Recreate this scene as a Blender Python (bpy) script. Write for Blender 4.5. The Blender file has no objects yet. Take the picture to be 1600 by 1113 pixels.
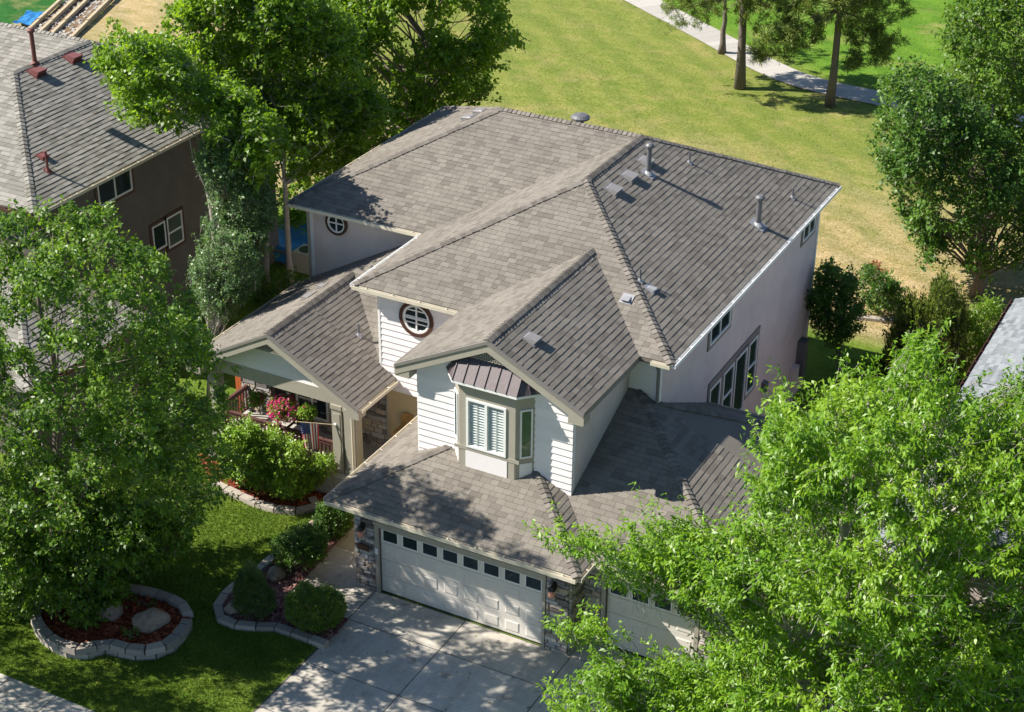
import bpy, math, random
import numpy as np
from mathutils import Vector, Matrix, noise

random.seed(7)
RNG = np.random.default_rng(11)
scene = bpy.context.scene
COL = scene.collection

# ------------------------------------------------------------------ camera
F_PX, W_PX, H_PX = 2628.6, 1600.0, 1113.0
CAM = np.array([20.151, -31.051, 27.435])
_p, _y, _r = math.radians(28.631), math.radians(27.597), math.radians(0.592)
FWD = np.array([-math.sin(_y) * math.cos(_p), math.cos(_y) * math.cos(_p), -math.sin(_p)])
_R0 = np.array([math.cos(_y), math.sin(_y), 0.0])
_U0 = np.cross(_R0, FWD)
RGT = _R0 * math.cos(_r) + _U0 * math.sin(_r)
UPV = -_R0 * math.sin(_r) + _U0 * math.cos(_r)
cd = bpy.data.cameras.new('camera')
cam = bpy.data.objects.new('camera', cd)
COL.objects.link(cam)
cd.sensor_width = 36.0
cd.lens = F_PX / W_PX * 36.0
cd.clip_end = 2000.0
m = Matrix.Identity(4)
for i in range(3):
    m[i][0], m[i][1], m[i][2], m[i][3] = RGT[i], UPV[i], -FWD[i], CAM[i]
cam.matrix_world = m
scene.camera = cam

# ------------------------------------------------------------------ light
SUN_TRAVEL = Vector((0.923, 0.385, -0.90)).normalized()
world = bpy.data.worlds.new('World')
scene.world = world
world.use_nodes = True
wn = world.node_tree
sky = wn.nodes.new('ShaderNodeTexSky')
sky.sky_type = 'NISHITA'
sky.sun_disc = False
sky.sun_elevation = math.radians(42)
sky.sun_rotation = math.atan2(-SUN_TRAVEL.x, -SUN_TRAVEL.y)
sky.ozone_density = 4.0
sky.dust_density = 0.3
bg = wn.nodes['Background']
bg.inputs['Strength'].default_value = 0.072
wn.links.new(sky.outputs['Color'], bg.inputs['Color'])
sd = bpy.data.lights.new('sun', 'SUN')
sd.energy = 5.0
sd.angle = math.radians(0.55)
sd.color = (1.0, 0.94, 0.83)
sun = bpy.data.objects.new('sun', sd)
COL.objects.link(sun)
sun.location = (-30, -15, 45)
sun.rotation_euler = SUN_TRAVEL.to_track_quat('-Z', 'Y').to_euler()
scene.view_settings.view_transform = 'Standard'
scene.view_settings.look = 'None'
scene.view_settings.exposure = 0.97
scene.view_settings.gamma = 1.0
scene.view_settings.use_curve_mapping = False

# ------------------------------------------------------------------ helpers
def V(*a):
    return np.array(a, float)

def ray(px, py):
    return FWD + RGT * (px - 800.0) / F_PX - UPV * (py - 556.5) / F_PX

def hit(axis, val, px, py):
    """where the sight line of a photo pixel meets the plane x/y/z = val"""
    d = ray(px, py)
    return CAM + d * (val - CAM[axis]) / d[axis]

def hit_plane(n, p0, px, py):
    n = np.array(n, float)
    d = ray(px, py)
    return CAM + d * (((np.array(p0) - CAM) @ n) / (d @ n))

def g(px, py, z=0.0):
    return hit(2, z, px, py)

def nrm(v):
    v = np.asarray(v, float)
    return v / np.linalg.norm(v)

def ground_z(x, y):
    """front yard level, back yard a little lower"""
    t = min(1.0, max(0.0, (y - 8.0) / 8.0))
    return -1.2 * t * t * (3 - 2 * t)

def root_loc(o):
    while o.parent is not None:
        o = o.parent
    return np.array(o.location)

def thing(name, label, cat, loc=(0, 0, 0), group=None):
    o = bpy.data.objects.new(name, None)
    o.empty_display_size = 0.3
    COL.objects.link(o)
    o.location = loc
    tag(o, label, cat, group)
    return o

def tag(o, label=None, cat=None, group=None, kind=None):
    if label: o['label'] = label
    if cat: o['category'] = cat
    if group: o['group'] = group
    if kind: o['kind'] = kind
    return o

class MB:
    """collects polygons, builds them as ONE mesh object"""
    def __init__(s):
        s.v, s.f, s.t, s.k = [], [], [], []
    def poly(s, pts, tint=0.5, mi=0):
        n = len(s.v)
        s.v.extend([tuple(p) for p in pts])
        s.f.append(tuple(range(n, n + len(pts))))
        s.t.append(tint); s.k.append(mi)
    def hexa(s, c, tint=0.5, mi=0, bottom=True):
        """8 corners: bottom 0-3 counter-clockwise, top 4-7"""
        n = len(s.v)
        s.v.extend([tuple(p) for p in c])
        fs = [(4, 5, 6, 7), (0, 1, 5, 4), (1, 2, 6, 5), (2, 3, 7, 6), (3, 0, 4, 7)]
        if bottom: fs.append((3, 2, 1, 0))
        for f in fs:
            s.f.append(tuple(n + i for i in f)); s.t.append(tint); s.k.append(mi)
    def box(s, lo, hi, tint=0.5, mi=0):
        x0, y0, z0 = lo; x1, y1, z1 = hi
        s.hexa([(x0, y0, z0), (x1, y0, z0), (x1, y1, z0), (x0, y1, z0),
                (x0, y0, z1), (x1, y0, z1), (x1, y1, z1), (x0, y1, z1)], tint, mi)
    def obox(s, o, u, v, w, tint=0.5, mi=0):
        """box spanned by three edge vectors from corner o"""
        o, u, v, w = (np.asarray(a, float) for a in (o, u, v, w))
        if np.dot(np.cross(u, v), w) < 0:
            u, v = v, u
        s.hexa([o, o + u, o + u + v, o + v, o + w, o + u + w, o + u + v + w, o + v + w], tint, mi)
    def bar(s, a, b, w, h, up=(0, 0, 1), tint=0.5, mi=0):
        a, b = np.asarray(a, float), np.asarray(b, float)
        d = nrm(b - a)
        sd_ = np.cross(d, up)
        if np.linalg.norm(sd_) < 1e-4: sd_ = np.cross(d, (1, 0, 0))
        sd_ = nrm(sd_); u2 = np.cross(sd_, d)
        s.obox(a - sd_ * w / 2 - u2 * h / 2, sd_ * w, u2 * h, b - a, tint, mi)
    def tube(s, pts, rad, n=8, tint=0.5, mi=0, cap=True):
        pts = [np.asarray(p, float) for p in pts]
        rad = list(rad) if hasattr(rad, '__len__') else [rad] * len(pts)
        rings = []
        for i, p in enumerate(pts):
            d = nrm(pts[min(i + 1, len(pts) - 1)] - pts[max(i - 1, 0)])
            a = np.cross(d, (0, 0, 1) if abs(d[2]) < .9 else (1, 0, 0)); a = nrm(a)
            b = np.cross(d, a)
            base = len(s.v)
            for k in range(n):
                t = 2 * math.pi * k / n
                s.v.append(tuple(p + rad[i] * (a * math.cos(t) + b * math.sin(t))))
            rings.append(base)
        for r0, r1 in zip(rings, rings[1:]):
            for k in range(n):
                k2 = (k + 1) % n
                s.f.append((r0 + k, r0 + k2, r1 + k2, r1 + k)); s.t.append(tint); s.k.append(mi)
        if cap:
            s.f.append(tuple(rings[0] + k for k in range(n))[::-1]); s.t.append(tint); s.k.append(mi)
            s.f.append(tuple(rings[-1] + k for k in range(n))); s.t.append(tint); s.k.append(mi)
    def lathe(s, c, prof, n=16, tint=0.5, mi=0, axis=(0, 0, 1)):
        ax = nrm(axis)
        s.tube([np.asarray(c, float) + ax * h for r, h in prof], [max(r, 1e-4) for r, h in prof], n, tint, mi)
    def build(s, name, mat, parent=None, smooth=False, kind=None, label=None):
        me = bpy.data.meshes.new(name)
        off = root_loc(parent) if parent is not None else np.zeros(3)
        vs = np.array(s.v, float) - off if s.v else np.zeros((0, 3))
        me.from_pydata(vs.tolist(), [], s.f)
        mats = mat if isinstance(mat, (list, tuple)) else [mat]
        for mm in mats: me.materials.append(mm)
        if len(mats) > 1: me.polygons.foreach_set('material_index', s.k)
        at = me.attributes.new('tint', 'FLOAT', 'FACE')
        at.data.foreach_set('value', np.array(s.t, dtype=np.float32))
        if smooth: me.polygons.foreach_set('use_smooth', [True] * len(s.f))
        me.update()
        o = bpy.data.objects.new(name, me)
        COL.objects.link(o)
        if parent is not None: o.parent = parent
        if kind: o['kind'] = kind
        if label: o['label'] = label
        return o

def fast_mesh(name, verts, quads, tints, mat, parent=None, kind=None, vnum=4):
    """big leaf meshes straight from numpy arrays; tints per face"""
    me = bpy.data.meshes.new(name)
    off = root_loc(parent) if parent is not None else np.zeros(3)
    verts = (verts - off).astype(np.float32)
    me.vertices.add(len(verts)); me.vertices.foreach_set('co', verts.ravel())
    nf = len(quads)
    me.loops.add(nf * vnum); me.loops.foreach_set('vertex_index', quads.astype(np.int32).ravel())
    me.polygons.add(nf)
    me.polygons.foreach_set('loop_start', np.arange(0, nf * vnum, vnum, dtype=np.int32))
    me.polygons.foreach_set('loop_total', np.full(nf, vnum, dtype=np.int32))
    me.materials.append(mat)
    at = me.attributes.new('tint', 'FLOAT', 'FACE')
    at.data.foreach_set('value', tints.astype(np.float32))
    me.update(calc_edges=True)
    o = bpy.data.objects.new(name, me)
    COL.objects.link(o)
    if parent is not None: o.parent = parent
    if kind: o['kind'] = kind
    return o

# ------------------------------------------------------------------ materials
def new_mat(name):
    mt = bpy.data.materials.new(name); mt.use_nodes = True
    nt = mt.node_tree
    return mt, nt, nt.nodes['Principled BSDF']

def N(nt, t, **kw):
    n = nt.nodes.new(t)
    for k, v in kw.items(): setattr(n, k, v)
    return n

def ramp(nt, fac, stops):
    r = N(nt, 'ShaderNodeValToRGB')
    cr = r.color_ramp
    while len(cr.elements) < len(stops): cr.elements.new(0.5)
    for e, (p, c) in zip(cr.elements, stops):
        e.position = p; e.color = (*c, 1) if len(c) == 3 else c
    nt.links.new(fac, r.inputs['Fac'])
    return r.outputs['Color']

def mixc(nt, a, b, fac, mode='MIX'):
    mx = N(nt, 'ShaderNodeMix', data_type='RGBA', blend_type=mode)
    for sock, val in ((mx.inputs[0], fac), (mx.inputs[6], a), (mx.inputs[7], b)):
        if hasattr(val, 'links'): nt.links.new(val, sock)
        elif isinstance(val, (int, float)): sock.default_value = val
        else: sock.default_value = (*val, 1)
    return mx.outputs[2]

def noise_tex(nt, scale, detail=4, rough=0.6, coords='Object', stretch=None):
    tc = N(nt, 'ShaderNodeTexCoord')
    out = tc.outputs[coords]
    if stretch:
        mp = N(nt, 'ShaderNodeMapping'); mp.inputs['Scale'].default_value = stretch
        nt.links.new(out, mp.inputs['Vector']); out = mp.outputs['Vector']
    nz = N(nt, 'ShaderNodeTexNoise'); nz.inputs['Scale'].default_value = scale
    nz.inputs['Detail'].default_value = detail; nz.inputs['Roughness'].default_value = rough
    nt.links.new(out, nz.inputs['Vector'])
    return nz.outputs['Fac']

def bump(nt, bs, h, strength=0.3, dist=0.02):
    b = N(nt, 'ShaderNodeBump'); b.inputs['Strength'].default_value = strength; b.inputs['Distance'].default_value = dist
    nt.links.new(h, b.inputs['Height']); nt.links.new(b.outputs['Normal'], bs.inputs['Normal'])

def tint_out(nt):
    a = N(nt, 'ShaderNodeAttribute'); a.attribute_name = 'tint'; a.attribute_type = 'GEOMETRY'
    return a.outputs['Fac']

def mat_plain(name, col, rough=0.6, var=0.12, scale=6, metal=0.0, bmp=0.0, bscale=60, streak=None):
    mt, nt, bs = new_mat(name)
    nz = noise_tex(nt, scale, 5, 0.65, stretch=streak)
    lo = tuple(c * (1 - var) for c in col); hi = tuple(min(1, c * (1 + var)) for c in col)
    nt.links.new(ramp(nt, nz, [(0.3, lo), (0.7, hi)]), bs.inputs['Base Color'])
    bs.inputs['Roughness'].default_value = rough; bs.inputs['Metallic'].default_value = metal
    if bmp: bump(nt, bs, noise_tex(nt, bscale, 4), bmp, 0.02)
    return mt

def mat_tint(name, stops, rough=0.85, grain=0.15, gscale=40, bmp=0.3, spec=0.3, patch=0.0):
    """colour by the per-piece tint attribute, plus grain"""
    mt, nt, bs = new_mat(name)
    c = ramp(nt, tint_out(nt), stops)
    nz = noise_tex(nt, gscale, 5, 0.7)
    c = mixc(nt, c, ramp(nt, nz, [(0.25, (1 - grain,) * 3), (0.75, (1 + grain,) * 3)]), 1.0, 'MULTIPLY')
    if patch:
        c = mixc(nt, c, ramp(nt, noise_tex(nt, 0.6, 3), [(0.3, (1 - patch,) * 3), (0.7, (1 + patch,) * 3)]), 1.0, 'MULTIPLY')
    nt.links.new(c, bs.inputs['Base Color'])
    bs.inputs['Roughness'].default_value = rough
    bs.inputs['Specular IOR Level'].default_value = spec
    if bmp: bump(nt, bs, nz, bmp, 0.01)
    return mt

def add_stains(mt):
    """old oil spots, tyre scuffs and hairline darkening worn into concrete"""
    nt = mt.node_tree; bs = nt.nodes['Principled BSDF']
    src = bs.inputs['Base Color'].links[0].from_socket
    spots = ramp(nt, noise_tex(nt, 1.7, 2, 0.4), [(0.66, (1, 1, 1)), (0.74, (0.66, 0.65, 0.64))])
    fine = ramp(nt, noise_tex(nt, 0.8, 8, 0.8, stretch=(3.0, 0.35, 1)), [(0.30, (0.80, 0.79, 0.78)), (0.55, (1.03, 1.03, 1.03))])
    nt.links.new(mixc(nt, mixc(nt, src, spots, 1.0, 'MULTIPLY'), fine, 1.0, 'MULTIPLY'), bs.inputs['Base Color'])

def mat_leaf(name, stops, trans=0.35, rough=0.42, spec=0.5, tcol=(1.25, 1.2, 0.45)):
    mt, nt, bs = new_mat(name)
    c = ramp(nt, tint_out(nt), stops)
    nt.links.new(c, bs.inputs['Base Color'])
    bs.inputs['Roughness'].default_value = rough
    bs.inputs['Specular IOR Level'].default_value = spec
    tr = N(nt, 'ShaderNodeBsdfTranslucent')
    nt.links.new(mixc(nt, c, tcol, 1.0, 'MULTIPLY'), tr.inputs['Color'])
    mx = N(nt, 'ShaderNodeMixShader'); mx.inputs[0].default_value = trans
    nt.links.new(bs.outputs[0], mx.inputs[1]); nt.links.new(tr.outputs[0], mx.inputs[2])
    nt.links.new(mx.outputs[0], nt.nodes['Material Output'].inputs['Surface'])
    return mt

def mat_glass(name, col=(0.015, 0.02, 0.022), see=0.0):
    mt, nt, bs = new_mat(name)
    bs.inputs['Base Color'].default_value = (*col, 1)
    bs.inputs['Roughness'].default_value = 0.04
    bs.inputs['IOR'].default_value = 1.5
    bs.inputs['Specular IOR Level'].default_value = 0.8
    if see:
        tp = N(nt, 'ShaderNodeBsdfTransparent'); tp.inputs['Color'].default_value = (0.86, 0.9, 0.9, 1)
        gl = N(nt, 'ShaderNodeBsdfGlossy'); gl.inputs['Roughness'].default_value = 0.02
        mx = N(nt, 'ShaderNodeMixShader'); mx.inputs[0].default_value = 0.12
        nt.links.new(tp.outputs[0], mx.inputs[1]); nt.links.new(gl.outputs[0], mx.inputs[2])
        nt.links.new(mx.outputs[0], nt.nodes['Material Output'].inputs['Surface'])
    return mt

M = {}
M['shingle'] = mat_tint('shingle', [(0.0, (0.140, 0.125, 0.109)), (0.3, (0.174, 0.157, 0.137)), (1.0, (0.206, 0.186, 0.163))], 0.95, 0.25, 55, 0.5, 0.15, 0.09)
M['cap'] = mat_tint('cap', [(0.0, (0.13, 0.115, 0.10)), (1.0, (0.21, 0.19, 0.17))], 0.95, 0.25, 55, 0.5, 0.15)
M['shingle_nb'] = mat_tint('shingle_neighbour', [(0.0, (0.17, 0.16, 0.14)), (1.0, (0.29, 0.275, 0.25))], 0.95, 0.25, 55, 0.5, 0.15)
M['shingle_grey'] = mat_tint('shingle_grey', [(0.0, (0.15, 0.165, 0.18)), (1.0, (0.25, 0.27, 0.29))], 0.95, 0.22, 55, 0.4, 0.15)
M['siding'] = mat_tint('siding', [(0.0, (0.76, 0.72, 0.735)), (1.0, (0.82, 0.775, 0.79))], 0.6, 0.04, 8, 0.05)
M['stucco'] = mat_plain('stucco', (0.65, 0.545, 0.52), 0.9, 0.10, 1.0, bmp=0.6, bscale=70)
M['stucco_brown'] = mat_plain('stucco_brown', (0.15, 0.133, 0.12), 0.9, 0.14, 1.2, bmp=0.3, bscale=70)
M['tan'] = mat_plain('tan_stucco', (0.52, 0.42, 0.26), 0.9, 0.06, 1.5, bmp=0.3, bscale=60)
M['taupe'] = mat_plain('taupe_paint', (0.34, 0.315, 0.265), 0.55, 0.05, 4)
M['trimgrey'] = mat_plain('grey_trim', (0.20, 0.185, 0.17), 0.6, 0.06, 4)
M['white'] = mat_plain('white_paint', (0.78, 0.78, 0.77), 0.45, 0.03, 3)
M['cream'] = mat_plain('cream_gutter', (0.58, 0.53, 0.43), 0.4, 0.08, 5)
M['brown'] = mat_plain('brown_trim', (0.075, 0.032, 0.022), 0.5, 0.1, 5)
M['redwood'] = mat_plain('redwood_rail', (0.10, 0.042, 0.036), 0.65, 0.2, 10)
M['orangewood'] = mat_plain('orange_wood', (0.45, 0.11, 0.03), 0.6, 0.2, 9)
M['door'] = mat_plain('garage_paint', (0.66, 0.615, 0.56), 0.5, 0.04, 2)
M['metal'] = mat_plain('grey_metal', (0.13, 0.13, 0.14), 0.5, 0.12, 8, 0.1)
M['vent'] = mat_plain('vent_grey', (0.21, 0.20, 0.20), 0.5, 0.1, 12)
M['vent_red'] = mat_plain('vent_red', (0.16, 0.05, 0.045), 0.6, 0.15, 12)
M['lightmetal'] = mat_plain('light_metal', (0.30, 0.30, 0.32), 0.5, 0.1, 10, 0.1)
M['bayroof'] = mat_plain('bronze_metal_roof', (0.10, 0.078, 0.085), 0.5, 0.3, 14, 0.1, streak=(3, 0.6, 0.6))
M['black'] = mat_plain('black_metal', (0.02, 0.018, 0.017), 0.45, 0.1, 10)
M['lampglass'] = mat_plain('salmon_glass', (0.62, 0.28, 0.22), 0.25, 0.1, 10)
M['glass'] = mat_glass('window_glass', (0.02, 0.032, 0.036))
M['glass_see'] = mat_glass('clear_glass', see=1.0)
M['dark'] = mat_plain('dark_interior', (0.03, 0.03, 0.035), 0.9)
M['stone'] = mat_tint('ledge_stone', [(0.0, (0.12, 0.105, 0.10)), (0.3, (0.30, 0.28, 0.28)), (0.55, (0.42, 0.40, 0.40)), (0.8, (0.36, 0.29, 0.22)), (1.0, (0.52, 0.48, 0.44))], 0.85, 0.25, 14, 0.6)
M['mortar'] = mat_plain('mortar', (0.10, 0.09, 0.085), 0.95, 0.2, 20)
M['concrete'] = mat_tint('concrete', [(0.0, (0.40, 0.37, 0.325)), (1.0, (0.48, 0.45, 0.40))], 0.9, 0.13, 7, 0.15, 0.2, 0.16)
add_stains(M['concrete'])
M['joint'] = mat_plain('joint_dirt', (0.085, 0.075, 0.065), 0.95, 0.2, 10)
M['path'] = mat_tint('path_concrete', [(0.0, (0.35, 0.33, 0.30)), (1.0, (0.43, 0.405, 0.37))], 0.9, 0.1, 6, 0.1)
M['edging'] = mat_tint('edging_block', [(0.0, (0.25, 0.22, 0.195)), (1.0, (0.40, 0.355, 0.31))], 0.9, 0.2, 18, 0.4)
M['rock'] = mat_tint('boulder', [(0.0, (0.19, 0.145, 0.115)), (1.0, (0.33, 0.265, 0.21))], 0.9, 0.3, 5, 0.8)
M['mulch'] = mat_tint('red_mulch', [(0.0, (0.08, 0.018, 0.01)), (0.6, (0.24, 0.05, 0.02)), (1.0, (0.40, 0.13, 0.06))], 0.95, 0.3, 30, 0.5)
M['mulchpink'] = mat_tint('pink_gravel_mulch', [(0.0, (0.12, 0.05, 0.045)), (0.6, (0.26, 0.12, 0.11)), (1.0, (0.42, 0.27, 0.25))], 0.95, 0.3, 30, 0.5)
M['timber'] = mat_plain('landscape_timber', (0.42, 0.34, 0.22), 0.85, 0.2, 6)
M['tarp'] = mat_plain('blue_tarp', (0.025, 0.19, 0.46), 0.45, 0.2, 1.5, bmp=0.3, bscale=4)
M['bark'] = mat_tint('bark', [(0.0, (0.10, 0.08, 0.065)), (1.0, (0.24, 0.20, 0.17))], 0.95, 0.4, 12, 0.9)
M['bark_pale'] = mat_tint('pale_bark', [(0.0, (0.26, 0.24, 0.21)), (1.0, (0.50, 0.47, 0.42))], 0.9, 0.35, 9, 0.6)
M['leaf_lime'] = mat_leaf('leaf_lime', [(0.0, (0.095, 0.22, 0.010)), (0.5, (0.165, 0.32, 0.016)), (1.0, (0.27, 0.42, 0.03))], 0.45)
M['leaf_mid'] = mat_leaf('leaf_mid', [(0.0, (0.06, 0.14, 0.018)), (0.5, (0.115, 0.23, 0.025)), (1.0, (0.21, 0.335, 0.045))], 0.52, 0.42, 0.55)
M['leaf_cotton'] = mat_leaf('leaf_cottonwood', [(0.0, (0.095, 0.19, 0.014)), (0.5, (0.17, 0.305, 0.022)), (1.0, (0.265, 0.41, 0.045))], 0.58, 0.42, 0.5)
M['leaf_grey'] = mat_leaf('leaf_greygreen', [(0.0, (0.065, 0.14, 0.055)), (0.5, (0.12, 0.22, 0.08)), (1.0, (0.2, 0.30, 0.11))], 0.38, 0.4, 0.5)
M['leaf_deep'] = mat_leaf('leaf_deep', [(0.0, (0.035, 0.095, 0.014)), (0.5, (0.08, 0.18, 0.022)), (1.0, (0.145, 0.265, 0.036))], 0.42, 0.45, 0.4)
M['leaf_bush'] = mat_leaf('leaf_bush', [(0.0, (0.11, 0.22, 0.015)), (0.5, (0.19, 0.33, 0.025)), (1.0, (0.29, 0.44, 0.05))], 0.35)
M['needle'] = mat_leaf('pine_needle', [(0.0, (0.075, 0.13, 0.025)), (0.5, (0.15, 0.225, 0.045)), (1.0, (0.28, 0.33, 0.08))], 0.35, 0.5, 0.4)
M['juniper'] = mat_leaf('juniper_foliage', [(0.0, (0.03, 0.055, 0.008)), (0.5, (0.095, 0.14, 0.02)), (1.0, (0.19, 0.25, 0.045))], 0.35, 0.55, 0.3)
M['leaf_red'] = mat_leaf('leaf_red', [(0.0, (0.12, 0.025, 0.012)), (0.5, (0.30, 0.08, 0.035)), (1.0, (0.42, 0.17, 0.08))], 0.3)
M['petal'] = mat_leaf('petal', [(0.0, (0.55, 0.02, 0.16)), (0.75, (0.75, 0.06, 0.28)), (1.0, (0.85, 0.30, 0.12))], 0.3, tcol=(1, 1, 1))
M['grass'] = mat_leaf('grass_blade', [(0.0, (0.07, 0.125, 0.018)), (0.5, (0.125, 0.20, 0.03)), (1.0, (0.21, 0.27, 0.06))], 0.3, 0.6, 0.2)
# ------------------------------------------------------------------ the ground
def mat_lawn():
    mt, nt, bs = new_mat('lawn')
    tc = N(nt, 'ShaderNodeTexCoord')
    sp = N(nt, 'ShaderNodeSeparateXYZ'); nt.links.new(tc.outputs['Object'], sp.inputs[0])
    big = noise_tex(nt, 0.09, 5, 0.6)
    mid = noise_tex(nt, 0.7, 6, 0.7, stretch=(1, 1.8, 1))
    fine = noise_tex(nt, 9.0, 6, 0.75)
    front = ramp(nt, mid, [(0.3, (0.075, 0.135, 0.015)), (0.7, (0.14, 0.21, 0.03))])
    field = ramp(nt, mid, [(0.25, (0.125, 0.18, 0.03)), (0.5, (0.178, 0.212, 0.047)), (0.75, (0.245, 0.243, 0.08))])
    green = ramp(nt, mid, [(0.3, (0.075, 0.17, 0.015)), (0.7, (0.13, 0.24, 0.028))])
    dry = ramp(nt, mid, [(0.25, (0.22, 0.20, 0.06)), (0.5, (0.36, 0.285, 0.15)), (0.78, (0.48, 0.37, 0.24))])
    def axis_ramp(sock, a, b):
        mr = N(nt, 'ShaderNodeMapRange', interpolation_type='SMOOTHSTEP')
        mr.inputs['From Min'].default_value = a; mr.inputs['From Max'].default_value = b
        nt.links.new(sock, mr.inputs['Value']); return mr.outputs[0]
    def math_(op, a, b):
        n = N(nt, 'ShaderNodeMath', operation=op, use_clamp=(op in ('MULTIPLY', 'MULTIPLY_ADD')))
        for i, v in enumerate((a, b)):
            if hasattr(v, 'links'): nt.links.new(v, n.inputs[i])
            else: n.inputs[i].default_value = v
        return n.outputs[0]
    # the watered yards, the dry strip behind the houses, the mown field, the watered park beyond the path
    yw = math_('ADD', sp.outputs['Y'], math_('MULTIPLY', math_('SUBTRACT', big, 0.5), 14.0))
    n0 = N(nt, 'ShaderNodeMath', operation='MULTIPLY'); nt.links.new(math_('SUBTRACT', big, 0.5), n0.inputs[0]); n0.inputs[1].default_value = 16.0
    ya = N(nt, 'ShaderNodeMath', operation='ADD'); nt.links.new(sp.outputs['Y'], ya.inputs[0]); nt.links.new(n0.outputs[0], ya.inputs[1])
    yw = ya.outputs[0]
    c = mixc(nt, front, dry, axis_ramp(sp.outputs['Y'], 22.0, 23.5))
    c = mixc(nt, c, field, axis_ramp(yw, 29.0, 41.0))
    # far side of the path: greener (path runs down to the right in x)
    far = N(nt, 'ShaderNodeMath', operation='MULTIPLY_ADD'); nt.links.new(sp.outputs['X'], far.inputs[0]); far.inputs[1].default_value = 0.55
    nt.links.new(yw, far.inputs[2])
    c = mixc(nt, c, green, axis_ramp(far.outputs[0], 45.5, 49.0))
    # the left back corner is dry too
    lx = N(nt, 'ShaderNodeMath', operation='MULTIPLY'); lx.inputs[1].default_value = -1.0; nt.links.new(sp.outputs['X'], lx.inputs[0])
    lw = N(nt, 'ShaderNodeMath', operation='ADD'); nt.links.new(lx.outputs[0], lw.inputs[0]); nt.links.new(n0.outputs[0], lw.inputs[1])
    c = mixc(nt, c, dry, math_('MULTIPLY', axis_ramp(lw.outputs[0], 26.0, 36.0), axis_ramp(sp.outputs['Y'], 23.0, 30.0)))
    lush = ramp(nt, mid, [(0.3, (0.02, 0.10, 0.02)), (0.7, (0.035, 0.14, 0.03))])
    c = mixc(nt, c, lush, axis_ramp(lx.outputs[0], 46.2, 46.6))
    # scattered brown and fresh green patches, mowing lines
    pt = noise_tex(nt, 0.35, 5, 0.7)
    c = mixc(nt, c, (0.34, 0.265, 0.125), math_('MULTIPLY', ramp(nt, pt, [(0.53, (0, 0, 0)), (0.74, (0.6, 0.6, 0.6))]), axis_ramp(sp.outputs['Y'], 24.0, 28.0)))
    wv = N(nt, 'ShaderNodeTexWave', bands_direction='DIAGONAL'); wv.inputs['Scale'].default_value = 0.22; wv.inputs['Distortion'].default_value = 5.0
    nt.links.new(tc.outputs['Object'], wv.inputs['Vector'])
    c = mixc(nt, c, ramp(nt, wv.outputs['Fac'], [(0.3, (0.90, 0.935, 0.90)), (0.7, (1.07, 1.045, 1.03))]), 1.0, 'MULTIPLY')
    c = mixc(nt, c, ramp(nt, fine, [(0.3, (0.55, 0.6, 0.52)), (0.7, (1.45, 1.38, 1.4))]), 1.0, 'MULTIPLY')
    nt.links.new(c, bs.inputs['Base Color'])
    bs.inputs['Roughness'].default_value = 1.0; bs.inputs['Specular IOR Level'].default_value = 0.1
    bump(nt, bs, noise_tex(nt, 14.0, 5, 0.8), 0.7, 0.06)
    return mt
M['lawn'] = mat_lawn()

b = MB()
xs = np.concatenate([np.linspace(-400, -60, 18), np.linspace(-56, 30, 87), np.linspace(34, 400, 18)])
ys = np.concatenate([np.linspace(-60, -10, 14), np.linspace(-9, 80, 120), np.linspace(90, 700, 18)])
gi = {}
for j, y in enumerate(ys):
    for i, x in enumerate(xs):
        z = ground_z(x, y) - 0.012
        if y > 20: z += 0.25 * (noise.noise(Vector((x * .05, y * .05, 0)))) * min(1, (y - 20) / 10)
        gi[i, j] = len(b.v); b.v.append((x, y, z))
for j in range(len(ys) - 1):
    for i in range(len(xs) - 1):
        b.f.append((gi[i, j], gi[i + 1, j], gi[i + 1, j + 1], gi[i, j + 1])); b.t.append(.5); b.k.append(0)
tag(b.build('lawn', M['lawn'], smooth=True), kind='structure')

# driveway: slabs with real joints on a dark bed
b = MB(); b.box((-0.2, -9.6, -0.16), (9.3, 0.02, -0.006)); b.box((5.62, 0.021, -0.16), (9.25, 0.8, -0.006))
drive = tag(b.build('driveway', M['joint']), kind='structure')
def slab(x0, y0, x1, y1, parent, mat, z=0.0, j=0.007, name='concrete_slab'):
    s = MB(); t = random.random()
    e = 0.008
    s.hexa([(x0 + j, y0 + j, z - .1), (x1 - j, y0 + j, z - .1), (x1 - j, y1 - j, z - .1), (x0 + j, y1 - j, z - .1),
            (x0 + j + e, y0 + j + e, z), (x1 - j - e, y0 + j + e, z), (x1 - j - e, y1 - j - e, z), (x0 + j + e, y1 - j - e, z)], t)
    for (a, c) in (((x0 + j, y0 + j), (x1 - j, y0 + j)),): pass
    return s.build(name, mat, parent)
dx = [-0.15, 2.62, 5.72, 9.2]
dy = [-9.5, -7.4, -5.4, -3.42, -1.42, 0.0]
for i in range(3):
    for j in range(5):
        slab(dx[i], dy[j], dx[i + 1], dy[j + 1], drive, M['concrete'], z=0.002 * random.random())
slab(5.63, 0.0, 9.2, 0.8, drive, M['concrete'])

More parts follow.
